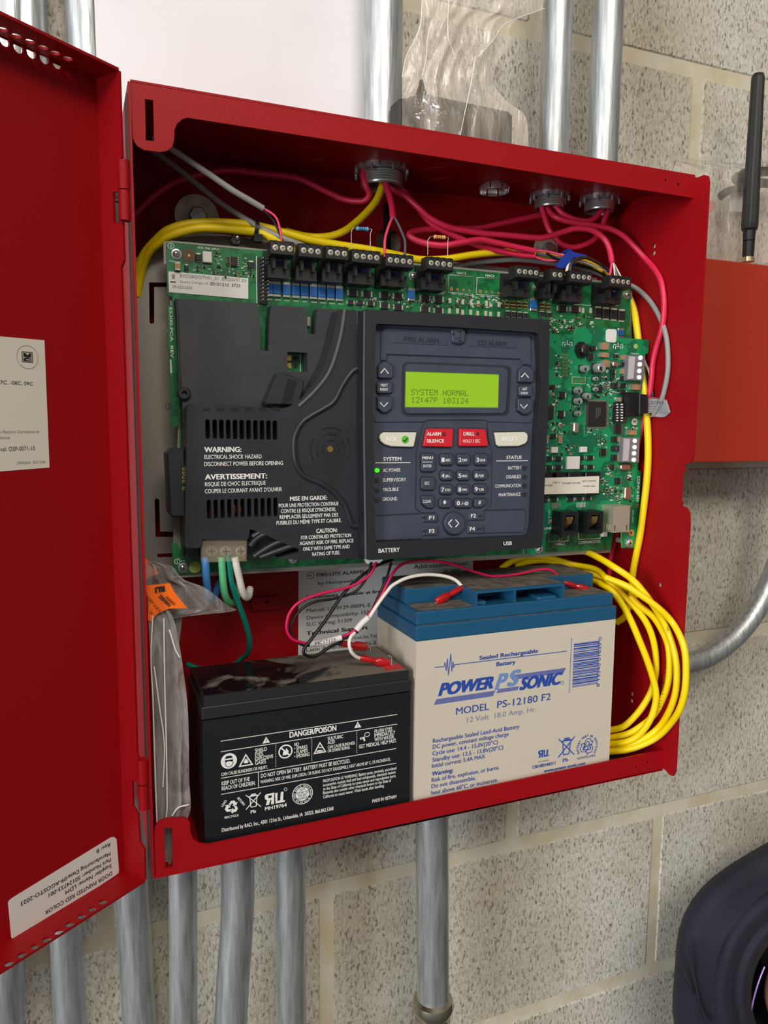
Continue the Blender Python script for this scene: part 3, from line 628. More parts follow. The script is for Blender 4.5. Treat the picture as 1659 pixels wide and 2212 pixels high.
# terminal blocks
SCR = mat('terminal_screw', (222, 217, 200), .35, .5)
def tblock(s0, s1, n, hb, w_hdr=None):
    """s0,s1: pixels of the first and last screw; hb: pixel height of the lower end of the header"""
    yf = -.087; a = P(*s0, yf); b = P(*s1, yf); p = 5.08e-3; cx = (a.x+b.x)/2; z = (a.z+b.z)/2
    hw = n*p/2+.0006
    m = MB(); pl_ = PL((0, yf, 0), (1, 0, 0), (0, 0, 1))
    side = PL((cx-hw, 0, 0), (0, 1, 0), (0, 0, 1))  # profile seen from the side, n = +x? extruded along x
    prof = [(yf+.0015, z+.0048), (yf, z+.0035), (yf, z-.0042), (yf+.0025, z-.0052), (yf+.011, z-.0052), (yf+.011, z+.0048)]
    vs = [Vector((cx-hw, q[0], q[1])) for q in prof]+[Vector((cx+hw, q[0], q[1])) for q in prof]; k = len(prof)
    m.add(vs, [tuple(range(k)), tuple(range(k, 2*k))[::-1]]+[(i, i+k, (i+1) % k+k, (i+1) % k) for i in range(k)], BLK2)
    for i in range(n):
        x = cx+(i-(n-1)/2)*p; m.plate(pl_, rrect(x-.0008, z+.0028, x+.0012, z+.0045), .0006, -.001, BLK)
    zb = P(s0[0], hb, -.076).z
    t_ = m.build('terminal_block', main, bevel=.0003)
    m = MB(); hw2 = hw-.0008; m.box(cx-hw2, cx+hw2, -.076, YM, zb, z-.0085, BLK2); m.box(cx-hw2, cx+hw2, -.066, YM, z-.0085, z+.002, BLK2)
    for s_ in (-.55, .45): m.box(cx+s_*hw-.0009, cx+s_*hw+.0009, -.0815, -.076, z-.0125, z-.0052, BLK2)
    m.box(cx+.0, cx+hw*.5, -.0755, -.07, z-.0082, z-.0064, mat('blue_terminal_insert', (20, 50, 130), .5)); m.build('terminal_header', main)
    for i in range(n):
        x = cx+(i-(n-1)/2)*p; m = MB(); m.lathe((x, yf, z), (0, -1, 0), [(0, .0019), (.0001, .0019), (.0001, .0017), (.0005, .0015), (.0006, 0)], SCR, 16)
        q = PL((0, yf-.0007, 0), (1, 0, 0), (0, 0, 1)); ang = random.uniform(0, 1.5); c_, s_ = math.cos(ang), math.sin(ang)
        for L, w in ((.0013, .0002), (.0002, .0013)): m.plate(q, [(x+c_*dx-s_*dz, z+s_*dx+c_*dz) for dx, dz in ((-L, -w), (L, -w), (L, w), (-L, w))], 0, -.0001, CHIP)
        m.build('terminal_screw', t_)
    return cx, z
TBS = [((594, 534), (627, 537.5), 3, 600), ((656, 540), (687, 544), 3, 606), ((713, 544), (745, 549), 3, 609), ((770, 552.6), (814, 557), 4, 613), ((842.6, 562), (885.5, 565), 4, 618),
       ((931, 568), (972, 571.5), 4, 626), ((1122, 586), (1158, 589.5), 4, 641), ((1198, 593), (1210, 594), 2, 645), ((1238, 597), (1273, 600), 4, 652), ((1323.5, 607), (1358, 609.6), 4, 656)]
for a_ in TBS: tblock(*a_)
def leaded(pa, pb_, u0, v0, u1, v1, body, bands, label):
    y = -.082; A, B = P(*pa, y), P(*pb_, y); a, b = P(u0, v0, y), P(u1, v1, y); d = (b-a).normalized()
    t = thing('resistor', label, 'resistor', tuple(A)); m = MB(); L = (b-a).length; r = .00125
    m.lathe(a, d, [(0, 0), (0, r*.7), (.0005, r*1.15), (.0018, r*1.15), (.0023, r), (L-.0023, r), (L-.0018, r*1.15), (L-.0005, r*1.15), (L, r*.7), (L, 0)], body, 16); m.build('body', t)
    for i, c_ in enumerate(bands):
        m = MB(); s0 = L*(.22+.17*i); m.lathe(a, d, [(s0, r*.9), (s0, r*1.1), (s0+.0006, r*1.1), (s0+.0006, r*.9)], c_, 16); m.build('colour_band', t)
    for e_, s_, g in ((A, a, -d), (B, b, d)):
        m = MB(); m.tube(smooth([s_, s_+g*.0025, Vector((e_.x, y, (s_.z-.003))), Vector((e_.x, y, (s_.z+e_.z)/2)), e_], 5), .0003, LEAD, 8); m.build('lead_wire', t)
leaded((759, 538), (800, 543), 769.5, 493.5, 796, 495, mat('sky_blue_resistor', (96, 170, 205), .4), [mat('navy_band', (20, 40, 110), .5)]*3+[mat('dark_band', (30, 60, 90), .5)], 'blue banded resistor bridging the fourth terminal block')
leaded((924, 550), (967, 556), 937, 511.5, 962, 513, mat('tan_resistor', (226, 170, 110), .4), [mat('brown_band', (150, 80, 40), .5), mat('orange_band', (225, 110, 50), .5), mat('brown_band', (150, 80, 40), .5), mat('gold_band', (200, 160, 60), .4)], 'tan banded resistor bridging the terminal block beside NAC3')

# ================================================================== communicator board
comm = thing('communicator_board', 'smaller bright green circuit board standing in front at the right, with three jacks', 'circuit board', (.39, YC, .19))
pl = Y(YC); m = MB()
out = [(1150, 722), (1241, 723), (1246, 707), (1331, 710), (1336, 729), (1403, 734), (1400, 763), (1394, 765), C6(1122, 300), C6(1100, 400), C6(1096, 622), C6(1130, 640), C6(1085, 1395), C6(942, 1400), C6(935, 1245), C6(250, 1245), C6(245, 1205), C6(190, 1262), C6(180, 1290), C6(170, 1458), (1132, 1197), (1132, 1178), (1150, 1150)]
m.plate(pl, pl.poly(out), 0, -.0016, PCB2, [circ(*pl.px(C5(468, 788)), .0011, 12), circ(*pl.px(C5(797, 698)), .001, 12), circ(*pl.px(C5(1097, 822)), .0011, 12), circ(*pl.px(C5(1218, 825)), .0011, 12)], mside=PEDGE)
m.text(pl, "CCP-PCA REV", C6(1092, 685), C6(1078, 945), 6.5, WHT, .02); m.text(pl, "B", C6(1080, 960), C6(1078, 1000), 6.5, GOLD, .02)
m.text(pl, "LINE1", C6(165, 1215), C6(243, 1212), 5, WHT, .01); m.text(pl, "J4", C6(250, 1000), C6(280, 998), 5, WHT, .01); m.text(pl, "J5", C6(502, 995), C6(530, 993), 5, WHT, .01)
m.text(pl, "LINE1 ACTIVE", C6(205, 1015), C6(205, 1160), 3, WHT); m.text(pl, "LINK STAT", C6(1040, 1025), C6(1038, 1145), 3, WHT); m.text(pl, "MAIN BUS", C5(1115, 890), C5(1185, 893), 3, WHT)
m.text(pl, "CCP-PCA", C5(690, 800), C5(720, 802), .1, WHT)
disc(m, *C5(1158, 822), .0021, mat('pale_test_pad', (170, 190, 90), .5), YC); disc(m, *C6(1030, 1248), .0030, GOLD, YC); disc(m, *C6(1030, 1248), .001, CHIP, YC, .0006)
for i in range(7):
    for j in range(2): disc(m, *C5(542+j*28, 898+i*29), .0009, GOLD, YC); disc(m, *C5(542+j*28, 898+i*29), .0004, CHIP, YC, .0005)
m.plate(pl, pl.rect(*C5(672, 1112), 29, 15), .0001, 0, WHT, [pl.rect(*C5(672, 1112), 28, 14)])
for i in range(5):
    for j in range(2): disc(m, *C5(625+i*24, 1100+j*26), .0009, GOLD, YC); disc(m, *C5(625+i*24, 1100+j*26), .0004, CHIP, YC, .0005)
for cx, cy in ((575, 800), (1008, 820)):
    for pts in ([(cx-40, cy+20), (cx-40, cy-10), (cx-15, cy-12)], [(cx+40, cy+20), (cx+40, cy-10), (cx+15, cy-12)], [(cx, cy-30), (cx, cy+5), (cx-22, cy+5), (cx-22, cy+25)], [(cx, cy+5), (cx+22, cy+5), (cx+22, cy+25)]): line(m, [C5(*p) for p in pts], .0003, YC)
a = pl.px(C5(1148, 1465)); m.plate(pl, circ(a[0], a[1], .0031, 20), .0002, 0, WHT); m.text(PL((0, YC-.0003, 0), (1, 0, 0), (0, 0, 1)), "M", C5(1138, 1478), C5(1160, 1478), 6, INK)
m.build('board', comm)
S_ = lambda x, y, w_, h_, k, z=.0022, c_=C5: smd(comm, YC, *c_(x, y), w_/3.95 if c_ is C5 else w_/4.608, h_/3.95 if c_ is C5 else h_/4.608, k, z)
for x, y, w_, h_, k in ((898, 820, 75, 60, 'cap'), (895, 895, 80, 40, 'cap'), (800, 838, 50, 38, 'diode'), (775, 910, 62, 58, 'ic'), (905, 970, 70, 60, 'cap'), (990, 972, 50, 46, 'xtal'), (1060, 915, 46, 44, 'vcap'), (1058, 975, 60, 36, 'diode'), (1055, 1035, 44, 44, 'vcap'), (1052, 1095, 60, 36, 'diode'), (1052, 1155, 60, 36, 'diode'), (1050, 1212, 60, 36, 'diode'),
    (998, 905, 30, 40, 'vdiode'), (970, 1038, 36, 40, 'diode'), (968, 1080, 36, 34, 'diode'), (985, 1160, 56, 52, 'ic'), (860, 1190, 46, 56, 'ic'), (1160, 1168, 84, 50, 'cap'), (450, 1165, 60, 28, 'diode'), (535, 1238, 56, 56, 'diode'), (525, 1400, 56, 60, 'diode'), (432, 1385, 74, 110, 'ic'), (1020, 1275, 40, 34, 'cap'), (1130, 1558, 80, 40, 'cap'), (1008, 1525, 80, 80, 'ic'), (655, 1515, 46, 90, 'xtal')): S_(x, y, w_, h_, k)
smd(comm, YC, *C5(1178, 1168), 14, 12, 'white') if False else None
for x, y, w_, h_, k in ((258, 285, 66, 40, 'diode'), (328, 318, 40, 84, 'vcap'), (192, 318, 30, 84, 'vcap'), (272, 425, 66, 60, 'white'), (562, 420, 66, 56, 'white'), (868, 318, 60, 56, 'diode'), (918, 318, 34, 56, 'vcap'), (912, 412, 54, 56, 'diode'), (862, 410, 40, 44, 'diode'), (865, 500, 60, 56, 'diode'), (912, 502, 34, 56, 'vcap'), (752, 448, 76, 70, 'ic'),
    (458, 552, 126, 128, 'white'), (310, 510, 66, 44, 'diode'), (310, 596, 66, 44, 'diode'), (220, 510, 60, 44, 'diode'), (220, 600, 60, 44, 'diode'), (625, 502, 70, 44, 'diode'), (625, 594, 70, 44, 'diode'), (545, 500, 40, 40, 'diode'), (545, 592, 40, 40, 'diode'), (848, 588, 40, 36, 'ic'), (978, 596, 100, 56, 'xtal'),
    (900, 735, 62, 62, 'ic'), (1000, 855, 62, 120, 'xtal'), (265, 915, 70, 44, 'diode'), (430, 912, 70, 44, 'diode'), (517, 908, 70, 44, 'diode'), (600, 905, 70, 44, 'diode'), (180, 920, 56, 44, 'diode'), (770, 1262, 50, 50, 'white')): S_(x, y, w_, h_, k, .0022, C6)
# square processor with its pins
m = MB(); u_, v_ = C5(828, 1400); m.rc(YC-.0022, u_, v_, 40, 54, .0022, CHIP, bev=.0004); pl2 = Y(YC-.0022)
for i in range(16):
    for s_ in (-1, 1): m.rc(YC-.0008, u_+s_*22.5, v_+(i-7.5)*3.1, 5, 1.5, .0008, TIN); m.rc(YC-.0008, u_+(i-7.5)*2.4, v_+s_*29, 1.2, 4.5, .0008, TIN)
for i, t_ in enumerate(("MCIMX6", "ARM2024", "3723A")): m.text(pl2, t_, (u_-3+i*4, v_-14), (u_-3+i*4, v_+10-i*3), 2.4, INKG)
m.build('processor_chip', comm)
def ecap(x, y, r, h, c_=C5):
    a = P(*c_(x, y), YC); m = MB(); R_ = r/3.95*.00033; m.plate(PL((0, YC, 0), (1, 0, 0), (0, 0, 1)), rrect(a.x-R_, a.z-R_, a.x+R_, a.z+R_, R_*.25), .0012, 0, CHIP)
    m.lathe((a.x, YC-.001, a.z), (0, -1, 0), [(0, R_*.92), (h-.0006, R_*.92), (h, R_*.8), (h, 0)], mat('aluminium_can', (205, 208, 210), .3, .7), 20); o = m
    m.plate(PL((0, YC-.001-h, 0), (1, 0, 0), (0, 0, 1)), [(a.x-R_*.75, a.z+R_*.1), (a.x-R_*.6, a.z-R_*.5), (a.x, a.z-R_*.75), (a.x-R_*.1, a.z+R_*.2)], .0001, 0, CHIP); m.build('electrolytic_capacitor', comm)
for x, y, r, h in ((695, 1015, 38, .006), (815, 1010, 52, .008), (795, 1100, 24, .004), (795, 1190, 24, .004), (640, 1200, 36, .006), (715, 1248, 36, .006), (640, 1290, 36, .006), (640, 1395, 28, .005)): ecap(x, y, r, h)
a = P(*C5(690, 850), YC); m = MB(); m.plate(Y(YC), Y(YC).poly([C5(*p) for p in ((665, 785), (705, 785), (735, 830), (735, 880), (700, 925), (660, 915), (635, 860), (640, 815))]), .002, 0, BLK); m.lathe((a.x+.001, YC-.002, a.z), (0, -1, 0), [(0, .0042), (.003, .0042), (.0035, .0035), (.0035, 0)], CHIP, 24); m.text(PL((0, YC-.0056, 0), (1, 0, 0), (0, 0, 1)), "470", C5(695, 838), C5(698, 868), 3, WHT); m.build('power_inductor', comm)
fuzz(comm, YC, [(*C5(430, 1140), *C5(510, 1330)), (*C5(860, 1020), *C5(940, 1240)), (*C5(730, 1130), *C5(860, 1165)), (*C5(470, 890), *C5(520, 1080)), (*C5(590, 930), *C5(612, 1070)), (*C5(740, 1220), *C5(850, 1270)), (*C5(940, 1100), *C5(1015, 1270)), (*C5(600, 1330), *C5(700, 1380)), (*C5(390, 1470), *C5(560, 1570)), (*C5(925, 1300), *C5(955, 1500)),
    (*C6(700, 270), *C6(790, 400)), (*C6(180, 400), *C6(220, 480)), (*C6(330, 390), *C6(360, 480)), (*C6(380, 380), *C6(500, 460)), (*C6(780, 560), *C6(860, 690)), (*C6(730, 700), *C6(800, 950)), (*C6(860, 780), *C6(940, 950)), (*C6(930, 640), *C6(1040, 740)), (*C6(800, 790), *C6(850, 940)), (*C6(1010, 790), *C6(1040, 940)), (*C6(570, 200), *C6(720, 270)), (*C5(1060, 1500), *C5(1180, 1540)), (*C6(220, 1000), *C6(240, 1170))], .030, 5)
# white four-way connectors, dip switch
for q0, y0 in ((C5, 0), (C6, 1)):
    cs = [C5(1195, 920), C5(1190, 977), C5(1186, 1033), C5(1184, 1087)] if y0 == 0 else [C6(1062, 333), C6(1060, 397), C6(1055, 458), C6(1052, 522)]
    bx = [C5(1100, 898), C5(1240, 905), C5(1228, 1118), C5(1088, 1110)] if y0 == 0 else [C6(955, 300), C6(1118, 303), C6(1108, 552), C6(942, 545)]
    m = MB(); m.pp(YC-.007, bx, .007, mat('grey_relay_case', (120, 118, 122), .4), bev=.0004)
    lb = [(bx[0][0]+1.5, bx[0][1]+2), (bx[0][0]+14, bx[0][1]+3), (bx[3][0]+13, bx[3][1]-3), (bx[3][0]+1.5, bx[3][1]-2)]; m.pp(YC-.0073, lb, .0003, mat('pale_grey_label', (190, 186, 188), .5)); o = m.build('led_module', comm)
    for c_ in cs: a = P(*c_, YC-.007); m = MB(); m.lathe(a, (0, -1, 0), [(0, .0019), (.0012, .0019), (.0017, .0013), (.0018, 0)], mat('white_led_lens', (248, 248, 250), .3, emit=.35), 16); m.build('led_lens', o)
m = MB(); m.pp(YC-.0035, [C5(985, 1300), C5(1058, 1303), C5(1052, 1470), C5(978, 1465)], .0035, CHIP)
for i in range(7):
    for j in range(2): m.rc(YC-.0042, *C5(1003+j*38+(i % 2)*2, 1318+i*23), 4 if j else 3, 2.5, .0007, WHT)
for i in range(7): m.rc(YC-.0008, *C5(974, 1318+i*23), 4, 2, .0008, TIN); m.rc(YC-.0008, *C5(1066, 1318+i*23), 4, 2, .0008, TIN)
m.build('dip_switch', comm)
m = MB(); m.pp(YC-.0003, [C5(905, 690), C5(920, 676), C5(985, 678), C5(997, 690), C5(992, 778), C5(980, 790), C5(915, 785), C5(903, 770)], .0003, PAPER); m.build('square_sticker', comm, 'small blank white square sticker')
# ferrite row and the long label
for x in (215, 312, 480, 650): m = MB(); m.rc(YC-.006, *C6(x, 760), 32, 50, .006, BLK, r=.001, bev=.0006); m.build('black_relay', comm)
m = MB(); m.pp(YC-.0066, [C6(170, 702), C6(712, 684), C6(708, 853), C6(165, 866)], .0005, STICK); q_ = Y(YC-.0066)
for t_, a, b, h in (("001023-2105", (675, 722), (540, 726), 16), ("MAC Address", (668, 775), (550, 778), 16), ("B07CAD11B8F33Dxx", (518, 742), (335, 748), 16), ("A 744661", (320, 738), (250, 742), 15), ("0010110", (245, 765), (170, 768), 18)): m.text(q_, t_, C6(*a), C6(*b), h/4.6, INKG, .01)
m.build('long_label', comm, 'long white label printed upside down')
# jacks
def jack(x0, x1, y0, y1):
    yf = YC-.0145; a = P(*C6(x0, y0), yf); b = P(*C6(x1, y1), yf); m = MB(); q_ = Y(yf); t = .0018
    m.plate(q_, [(a.x, b.z), (b.x, b.z), (b.x, a.z), (a.x, a.z)], 0, -.0143, BLK, [[(a.x+.002, b.z+.0035), (b.x-.002, b.z+.0035), (b.x-.002, b.z+.009), (b.x-.0035, b.z+.009), (b.x-.0035, a.z-.003), (a.x+.0035, a.z-.003), (a.x+.0035, b.z+.009), (a.x+.002, b.z+.009)]])
    m.box(a.x+.001, b.x-.001, YC-.003, YC-.001, b.z+.001, a.z-.001, BLK2); o = m.build('phone_jack', comm)
    m = MB(); cx = (a.x+b.x)/2
    for i in range(6): x = cx+(i-2.5)*.00115; m.tube([(x, yf+.001, a.z-.0042), (x, yf+.002, a.z-.009), (x, yf+.009, b.z+.005)], .0003, GOLD, 6)
    m.build('contact_pins', o)
    m = MB()
    for i in range(8): x = a.x+.0005+i*.0012; m.tube([(x-.002, YC-.0015, a.z+.0065), (x-.002, YC-.0015, a.z+.002)], .0003, TIN, 6)
    m.build('solder_pins', o)
jack(345, 500, 1045, 1268); jack(598, 745, 1040, 1255)
yf = YC-.0155; a = P(*C6(855, 985), yf); b = P(*C6(1008, 1238), yf); NICK = mat('nickel_shield', (200, 194, 172), .35, .55); m = MB()
m.plate(Y(yf), [(a.x, b.z), (b.x, b.z), (b.x, a.z), (a.x, a.z)], 0, -.0155, NICK, [rrect(a.x+.0015, b.z+.0012, a.x+.0033, b.z+.006), rrect(b.x-.0033, b.z+.0012, b.x-.0015, b.z+.006)], bev=0)
for k_ in (0, 1): m.tube(smooth([(a.x-.0006, yf+.003+k_*.006, b.z+.0065), (a.x-.001, yf+.004+k_*.006, b.z+.002), (a.x-.001, yf+.006+k_*.006, b.z+.002), (a.x-.0006, yf+.007+k_*.006, b.z+.0065)], 4), .0004, NICK, 6)
m.build('network_jack', comm, 'metal shielded network jack')
screw(comm, YC, *C6(1005, 1350), .0030); screw(comm, YC, *C6(112, 1412), .0028)
a = P(*C6(1010, 1350), YC); m = MB(); m.lathe(a+Vector((-.001, .0018, .001)), (0, 1, 0), [(0, .0026), (.0120, .0026)], mat('clear_standoff', (150, 160, 150), .25, .4), 8, False); m.build('standoff', comm)
# ribbon cable with plug
rib = thing('ribbon_cable', 'flat grey ribbon cable folded over at the right edge of the smaller board', 'cable', tuple(P(1400, 870, -.08)))
m = MB(); m.pp(YC-.009, [C5(1100, 1212), C5(1185, 1215), C5(1183, 1425), C5(1095, 1420)], .009, BLK); m.build('socket', comm)
m = MB(); m.pp(YC-.014, [C5(1192, 1228), C5(1262, 1235), C5(1262, 1395), C5(1190, 1400)], .010, BLK, bev=.0005)
for i in range(5): m.rc(YC-.0145, *C5(1232, 1262+i*28), 9, 1.5, .0006, BLK2)
m.build('plug', rib)
RB = mat('ribbon_grey', (168, 168, 172), .45); RBR = mat('ribbon_red_edge', (170, 60, 80), .5)
path_t = [(*C5(1262, 1252), -.088), (*C5(1330, 1256), -.090), (*C5(1390, 1264), -.090), (*C5(1418, 1276), -.088)]
path_b = [(*C5(1262, 1392), -.088), (*C5(1330, 1390), -.090), (*C5(1400, 1388), -.090), (*C5(1452, 1386), -.088)]
m = MB(); T_ = [PC(*q, .001) for q in path_t]; B_ = [PC(*q, .001) for q in path_b]
T2_ = [P(*C5(1418, 1276), -.088), P(*C5(1452, 1386), -.086)]; E2 = [P(*C5(1205, 1450), -.074), P(*C5(1200, 1560), -.072)]
NC = 10
for i in range(NC):
    f = (i+.5)/NC; pts = [T_[j].lerp(B_[j], f) for j in range(4)]
    m.tube(smooth(pts, 4), .00062, RBR if i == 0 else RB, 8)
    s_ = T_[3].lerp(B_[3], f); e_ = E2[0].lerp(E2[1], 1-f) + Vector((0, 0, 0)); mid = s_.lerp(e_, .12)+Vector((.0012, .004, -.003))
    m.tube(smooth([s_, mid, s_.lerp(e_, .5)+Vector((0, .004, 0)), e_], 5), .00062, RB, 8)
m.text(Y(-.1005), "33523", C5(1395, 1292), C5(1290, 1292), 5.5, INK); m.build('ribbon', rib)
# ================================================================== dark cover with keypad
YA, YP, YB2, YK = -.074, -.092, -.1045, -.0975
cov = thing('keypad_cover_module', 'dark plastic panel cover with green screen, keypad and printed warnings', 'alarm panel keypad', (.18, YA, .19))
m = MB()
m.pp(YA, [(380, 645), (556, 655), (563, 700), (562, 757), (580, 758), (582, 700), (586, 659), (658, 663), (664, 682), (664, 720), (681, 722), (684, 682), (687, 666), (790, 673), (790, 1200), (402, 1196), (394, 870), (384, 700)], .011, CHAR,
     [[(621, 760), (664, 762), (664, 803), (621, 802)]], bev=0)
m.ptube([(380, 646, YA), (384, 700, YA), (388, 838, YA)], .0009, CHAR, 8)
m.build('base_plate', cov)
m = MB(); q_ = Y(YM-.0006); m.pp(YM-.0006, [(621, 768), (629, 768), (629, 779), (621, 779)], .0003, GOLD); m.pp(YM-.0006, [(621, 784), (629, 784), (629, 796), (625, 796), (621, 791)], .0003, GOLD)
for v in (774, 790): disc(m, 638, v, .0016, CHIP, YM, .0008)
m.pp(YM-.0006, [(648, 762), (649.5, 762), (649.5, 803), (648, 803)], .0003, WHT); m.rc(YM-.003, 667, 694, 7, 20, .003, mat('crystal_can', (215, 205, 180), .25, .9), r=.001); m.build('window_parts', main)
a = P(397, 850, YA); m = MB(); m.lathe(a, (0, -1, 0), [(-.004, .0045), (.002, .0045), (.003, .0035), (.003, .0019), (0, .0019)], COVER, 24); m.build('latch_post', cov)
# raised power-supply hood
def rot_slots():
    hs = []
    for i, x in enumerate((392, 448, 500, 553, 606, 658, 711, 765, 816, 867, 917)): hs.append((L0(x, 313+i*1.0), 10.2, 42))
    for i, x in enumerate((402, 455, 508, 561, 613, 664, 716, 770, 821, 871, 921)): hs.append((L0(x, 938-i*1.7), 9.2, 41))
    return hs
pl = Y(YP)
hood = [(404, 882), (409, 875), (418, 872), (500, 875), (600, 883), (625, 879), (650, 862), (675, 835), (697, 795), (712, 755), (722, 715), (733, 668), (790, 672), (790, 1207), (716, 1206), (655, 1210), (618, 1208), (600, 1206), (655, 1190), (600, 1168), (562, 1150), (540, 1143), (536, 1165), (437, 1165), (434, 1178), (430, 1184), (402, 1184), (399, 1180)]
notch = []
sl = [pl.rect(c_[0], c_[1], w_, h_, .0013) for c_, w_, h_ in rot_slots()]
m = MB(); m.plate(pl, pl.poly(hood), 0, -.0175, COVER, sl)
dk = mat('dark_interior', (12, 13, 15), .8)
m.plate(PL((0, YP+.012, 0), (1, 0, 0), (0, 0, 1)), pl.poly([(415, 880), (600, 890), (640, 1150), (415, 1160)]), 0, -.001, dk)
for i in range(6): m.rc(YP-.0002, *L0(380+i*110, 160-i*.5), 15, 8, .002, BLK)
m.build('power_hood', cov, bevel=.0007)
m = MB(); COP = mat('copper_winding', (190, 95, 55), .35, .7)
for u_ in (449, 466, 512, 524):
    a = P(u_, 1100, YP+.007)
    for k_ in range(3): m.tube([a+Vector((-.004+k_*.0012, .001*k_, -.005)), a+Vector((-.004+k_*.0012, -.001, 0)), a+Vector((-.004+k_*.0012, .001*k_, .005))], .0005, COP, 6)
m.build('copper_coil', cov, 'orange copper coil seen through the lower slots')
rg = [(778, 795), (768, 798), (757, 807), (740, 832), (722, 866), (700, 882), (675, 896), (655, 910), (642, 929), (635, 955), (637, 992), (645, 1014), (660, 1030), (700, 1048), (728, 1070), (747, 1098), (756, 1125), (762, 1135), (774, 1137)]
m = MB(); m.ptube([(u_, v_, YP-.0001) for u_, v_ in rg], .0019, COVER, 10, 5); m.ptube([(772, 672, YP), (777, 900, YP), (778, 1137, YP)], .0008, COVER, 8)
m.ptube([(745, 668, YP), (735, 730, YP), (713, 800, YP), (680, 845, YP), (645, 878, YP)], .0012, mat('dusty_plastic', (92, 92, 92), .9), 8)
m.build('moulded_ridge', cov)
# speaker rings
m = MB(); c_ = pl.px((713, 970)); kx, ky = pl.k((713, 970))
for rad in (17, 29.5, 42):
    for a0 in (90, 0, 180):
        if rad == 17 and False: continue
        sp = 30 if a0 == 90 else 32
        m.tube([pl.at(c_[0]+math.cos(math.radians(a0+t))*rad*kx, c_[1]+math.sin(math.radians(a0+t))*rad*kx*1.05, .0002) for t in range(-sp, sp+1, 8)], .0006, BLK, 6, flat=.4)
m.plate(pl, circ(*c_, .0022, 20), .0003, 0, mat('brass_sounder', (150, 120, 60), .4, .5)); m.build('sounder_slots', cov)
m = MB()
for t_, a, b, h, bo in (("WARNING:", (365, 492), (655, 492), 40, .035), ("ELECTRICAL SHOCK HAZARD", (365, 545), (812, 543), 32, .012), ("DISCONNECT POWER BEFORE OPENING", (365, 602), (978, 592), 32, .012), ("AVERTISSEMENT:", (370, 705), (855, 698), 40, .035),
    ("RISQUE DE CHOC ELECTRIQUE", (370, 756), (843, 750), 32, .012), ("COUPER LE COURANT AVANT D'OUVRIR", (370, 814), (970, 797), 32, .012), ("MISE EN GARDE:", (1032, 870), (1322, 864), 32, .03), ("POUR UNE PROTECTION CONTINUE", (945, 926), (1410, 905), 29, .018), ("CONTRE LE RISQUE D'INCENDIE,", (962, 968), (1390, 950), 29, .018),
    ("REMPLACER SEULEMENT PAR DES", (952, 1014), (1408, 994), 29, .018), ("FUSIBLES DU MÊME TYPE ET CALIBRE.", (927, 1060), (1433, 1036), 29, .018), ("CAUTION:", (1237, 1122), (1402, 1116), 32, .03), ("FOR CONTINUED PROTECTION", (1118, 1172), (1508, 1154), 28, .018),
    ("AGAINST RISK OF FIRE, REPLACE", (1107, 1216), (1526, 1196), 28, .018), ("ONLY WITH SAME TYPE AND", (1134, 1260), (1497, 1242), 28, .018), ("RATING OF FUSE.", (1205, 1300), (1422, 1290), 28, .018)):
    m.text(pl, t_, L0(*a), L0(*b), h/3.607, WHT, bo)
m.build('printed_warning', cov, 'white printed warning text')
# fins, clip
m = MB()
for pts in ([(548, 1203), (575, 1185), (600, 1172), (628, 1164)], [(560, 1205), (600, 1190), (640, 1178), (652, 1192)], [(540, 1180), (556, 1162), (580, 1150)], [(545, 1160), (570, 1146), (600, 1142), (618, 1158)]): m.ptube([(u_, v_, YP+.002) for u_, v_ in pts], .0022, COVER, 8)
m.build('curved_vent_fin', cov)
m = MB(); m.pp(-.090, [(602, 806), (609, 804), (657, 823), (656, 838), (647, 868), (640, 874), (577, 874), (575, 868)], .014, COVER, bev=.0008); m.pp(-.0903, [(622, 817), (642, 824), (630, 866), (608, 872)], .0005, BLK); m.build('release_clip', cov)
m = MB(); m.pp(-.086, [(372, 968), (399, 970), (404, 1118), (372, 1118), (366, 1110), (360, 980)], .018, COVER, bev=.0012); m.pp(-.0862, [(391, 1003), (403, 1003), (405, 1098), (392, 1098)], .0004, mat('dark_green_strip', (8, 40, 20), .5))
for i in range(5): a = Y(-.0866).px((397, 1013+i*9+(6 if i == 4 else 0))); m.plate(Y(-.0866), circ(*a, .0011, 12), 0.0002, 0, GOLD, [circ(*a, .0006, 12)])
m.build('side_connector', cov)
# ---------------------------------------------------------------- keypad
pb2 = Y(YB2)
bez = [(785, 670), (790, 668), (1183, 690), (1188, 694), (1184, 900), (1176, 1060), (1171, 1180), (1166, 1184), (1060, 1190), (1040, 1196), (800, 1210), (790, 1208), (787, 1200), (784, 900)]
opn = [(812, 703), (816, 699), (970, 706), (1158, 718), (1164, 723), (1167, 780), (1168, 840), (1162, 900), (1158, 960), (1155, 1060), (1152, 1130), (1148, 1152), (1142, 1158), (816, 1172), (811, 1168), (808, 1000), (806, 860), (809, 780)]
m = MB(); m.plate(pb2, pb2.poly(bez), 0, -.030, BEZEL, [pb2.poly(opn)])
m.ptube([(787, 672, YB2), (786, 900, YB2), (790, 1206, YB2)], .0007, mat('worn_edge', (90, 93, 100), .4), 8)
m.text(pb2, "BATTERY", K(147, 2030), K(328, 2022), 36/3.95, WHT, .02); m.text(pb2, "USB", K(1213, 1966), K(1285, 1963), 31/3.95, WHT, .02)
m.build('bezel', cov, bevel=.0007)
pk = Y(YK)
m = MB(); m.plate(pk, pk.poly([(800, 690), (1175, 700), (1175, 1165), (800, 1185)]), 0, -.006, KEYP)
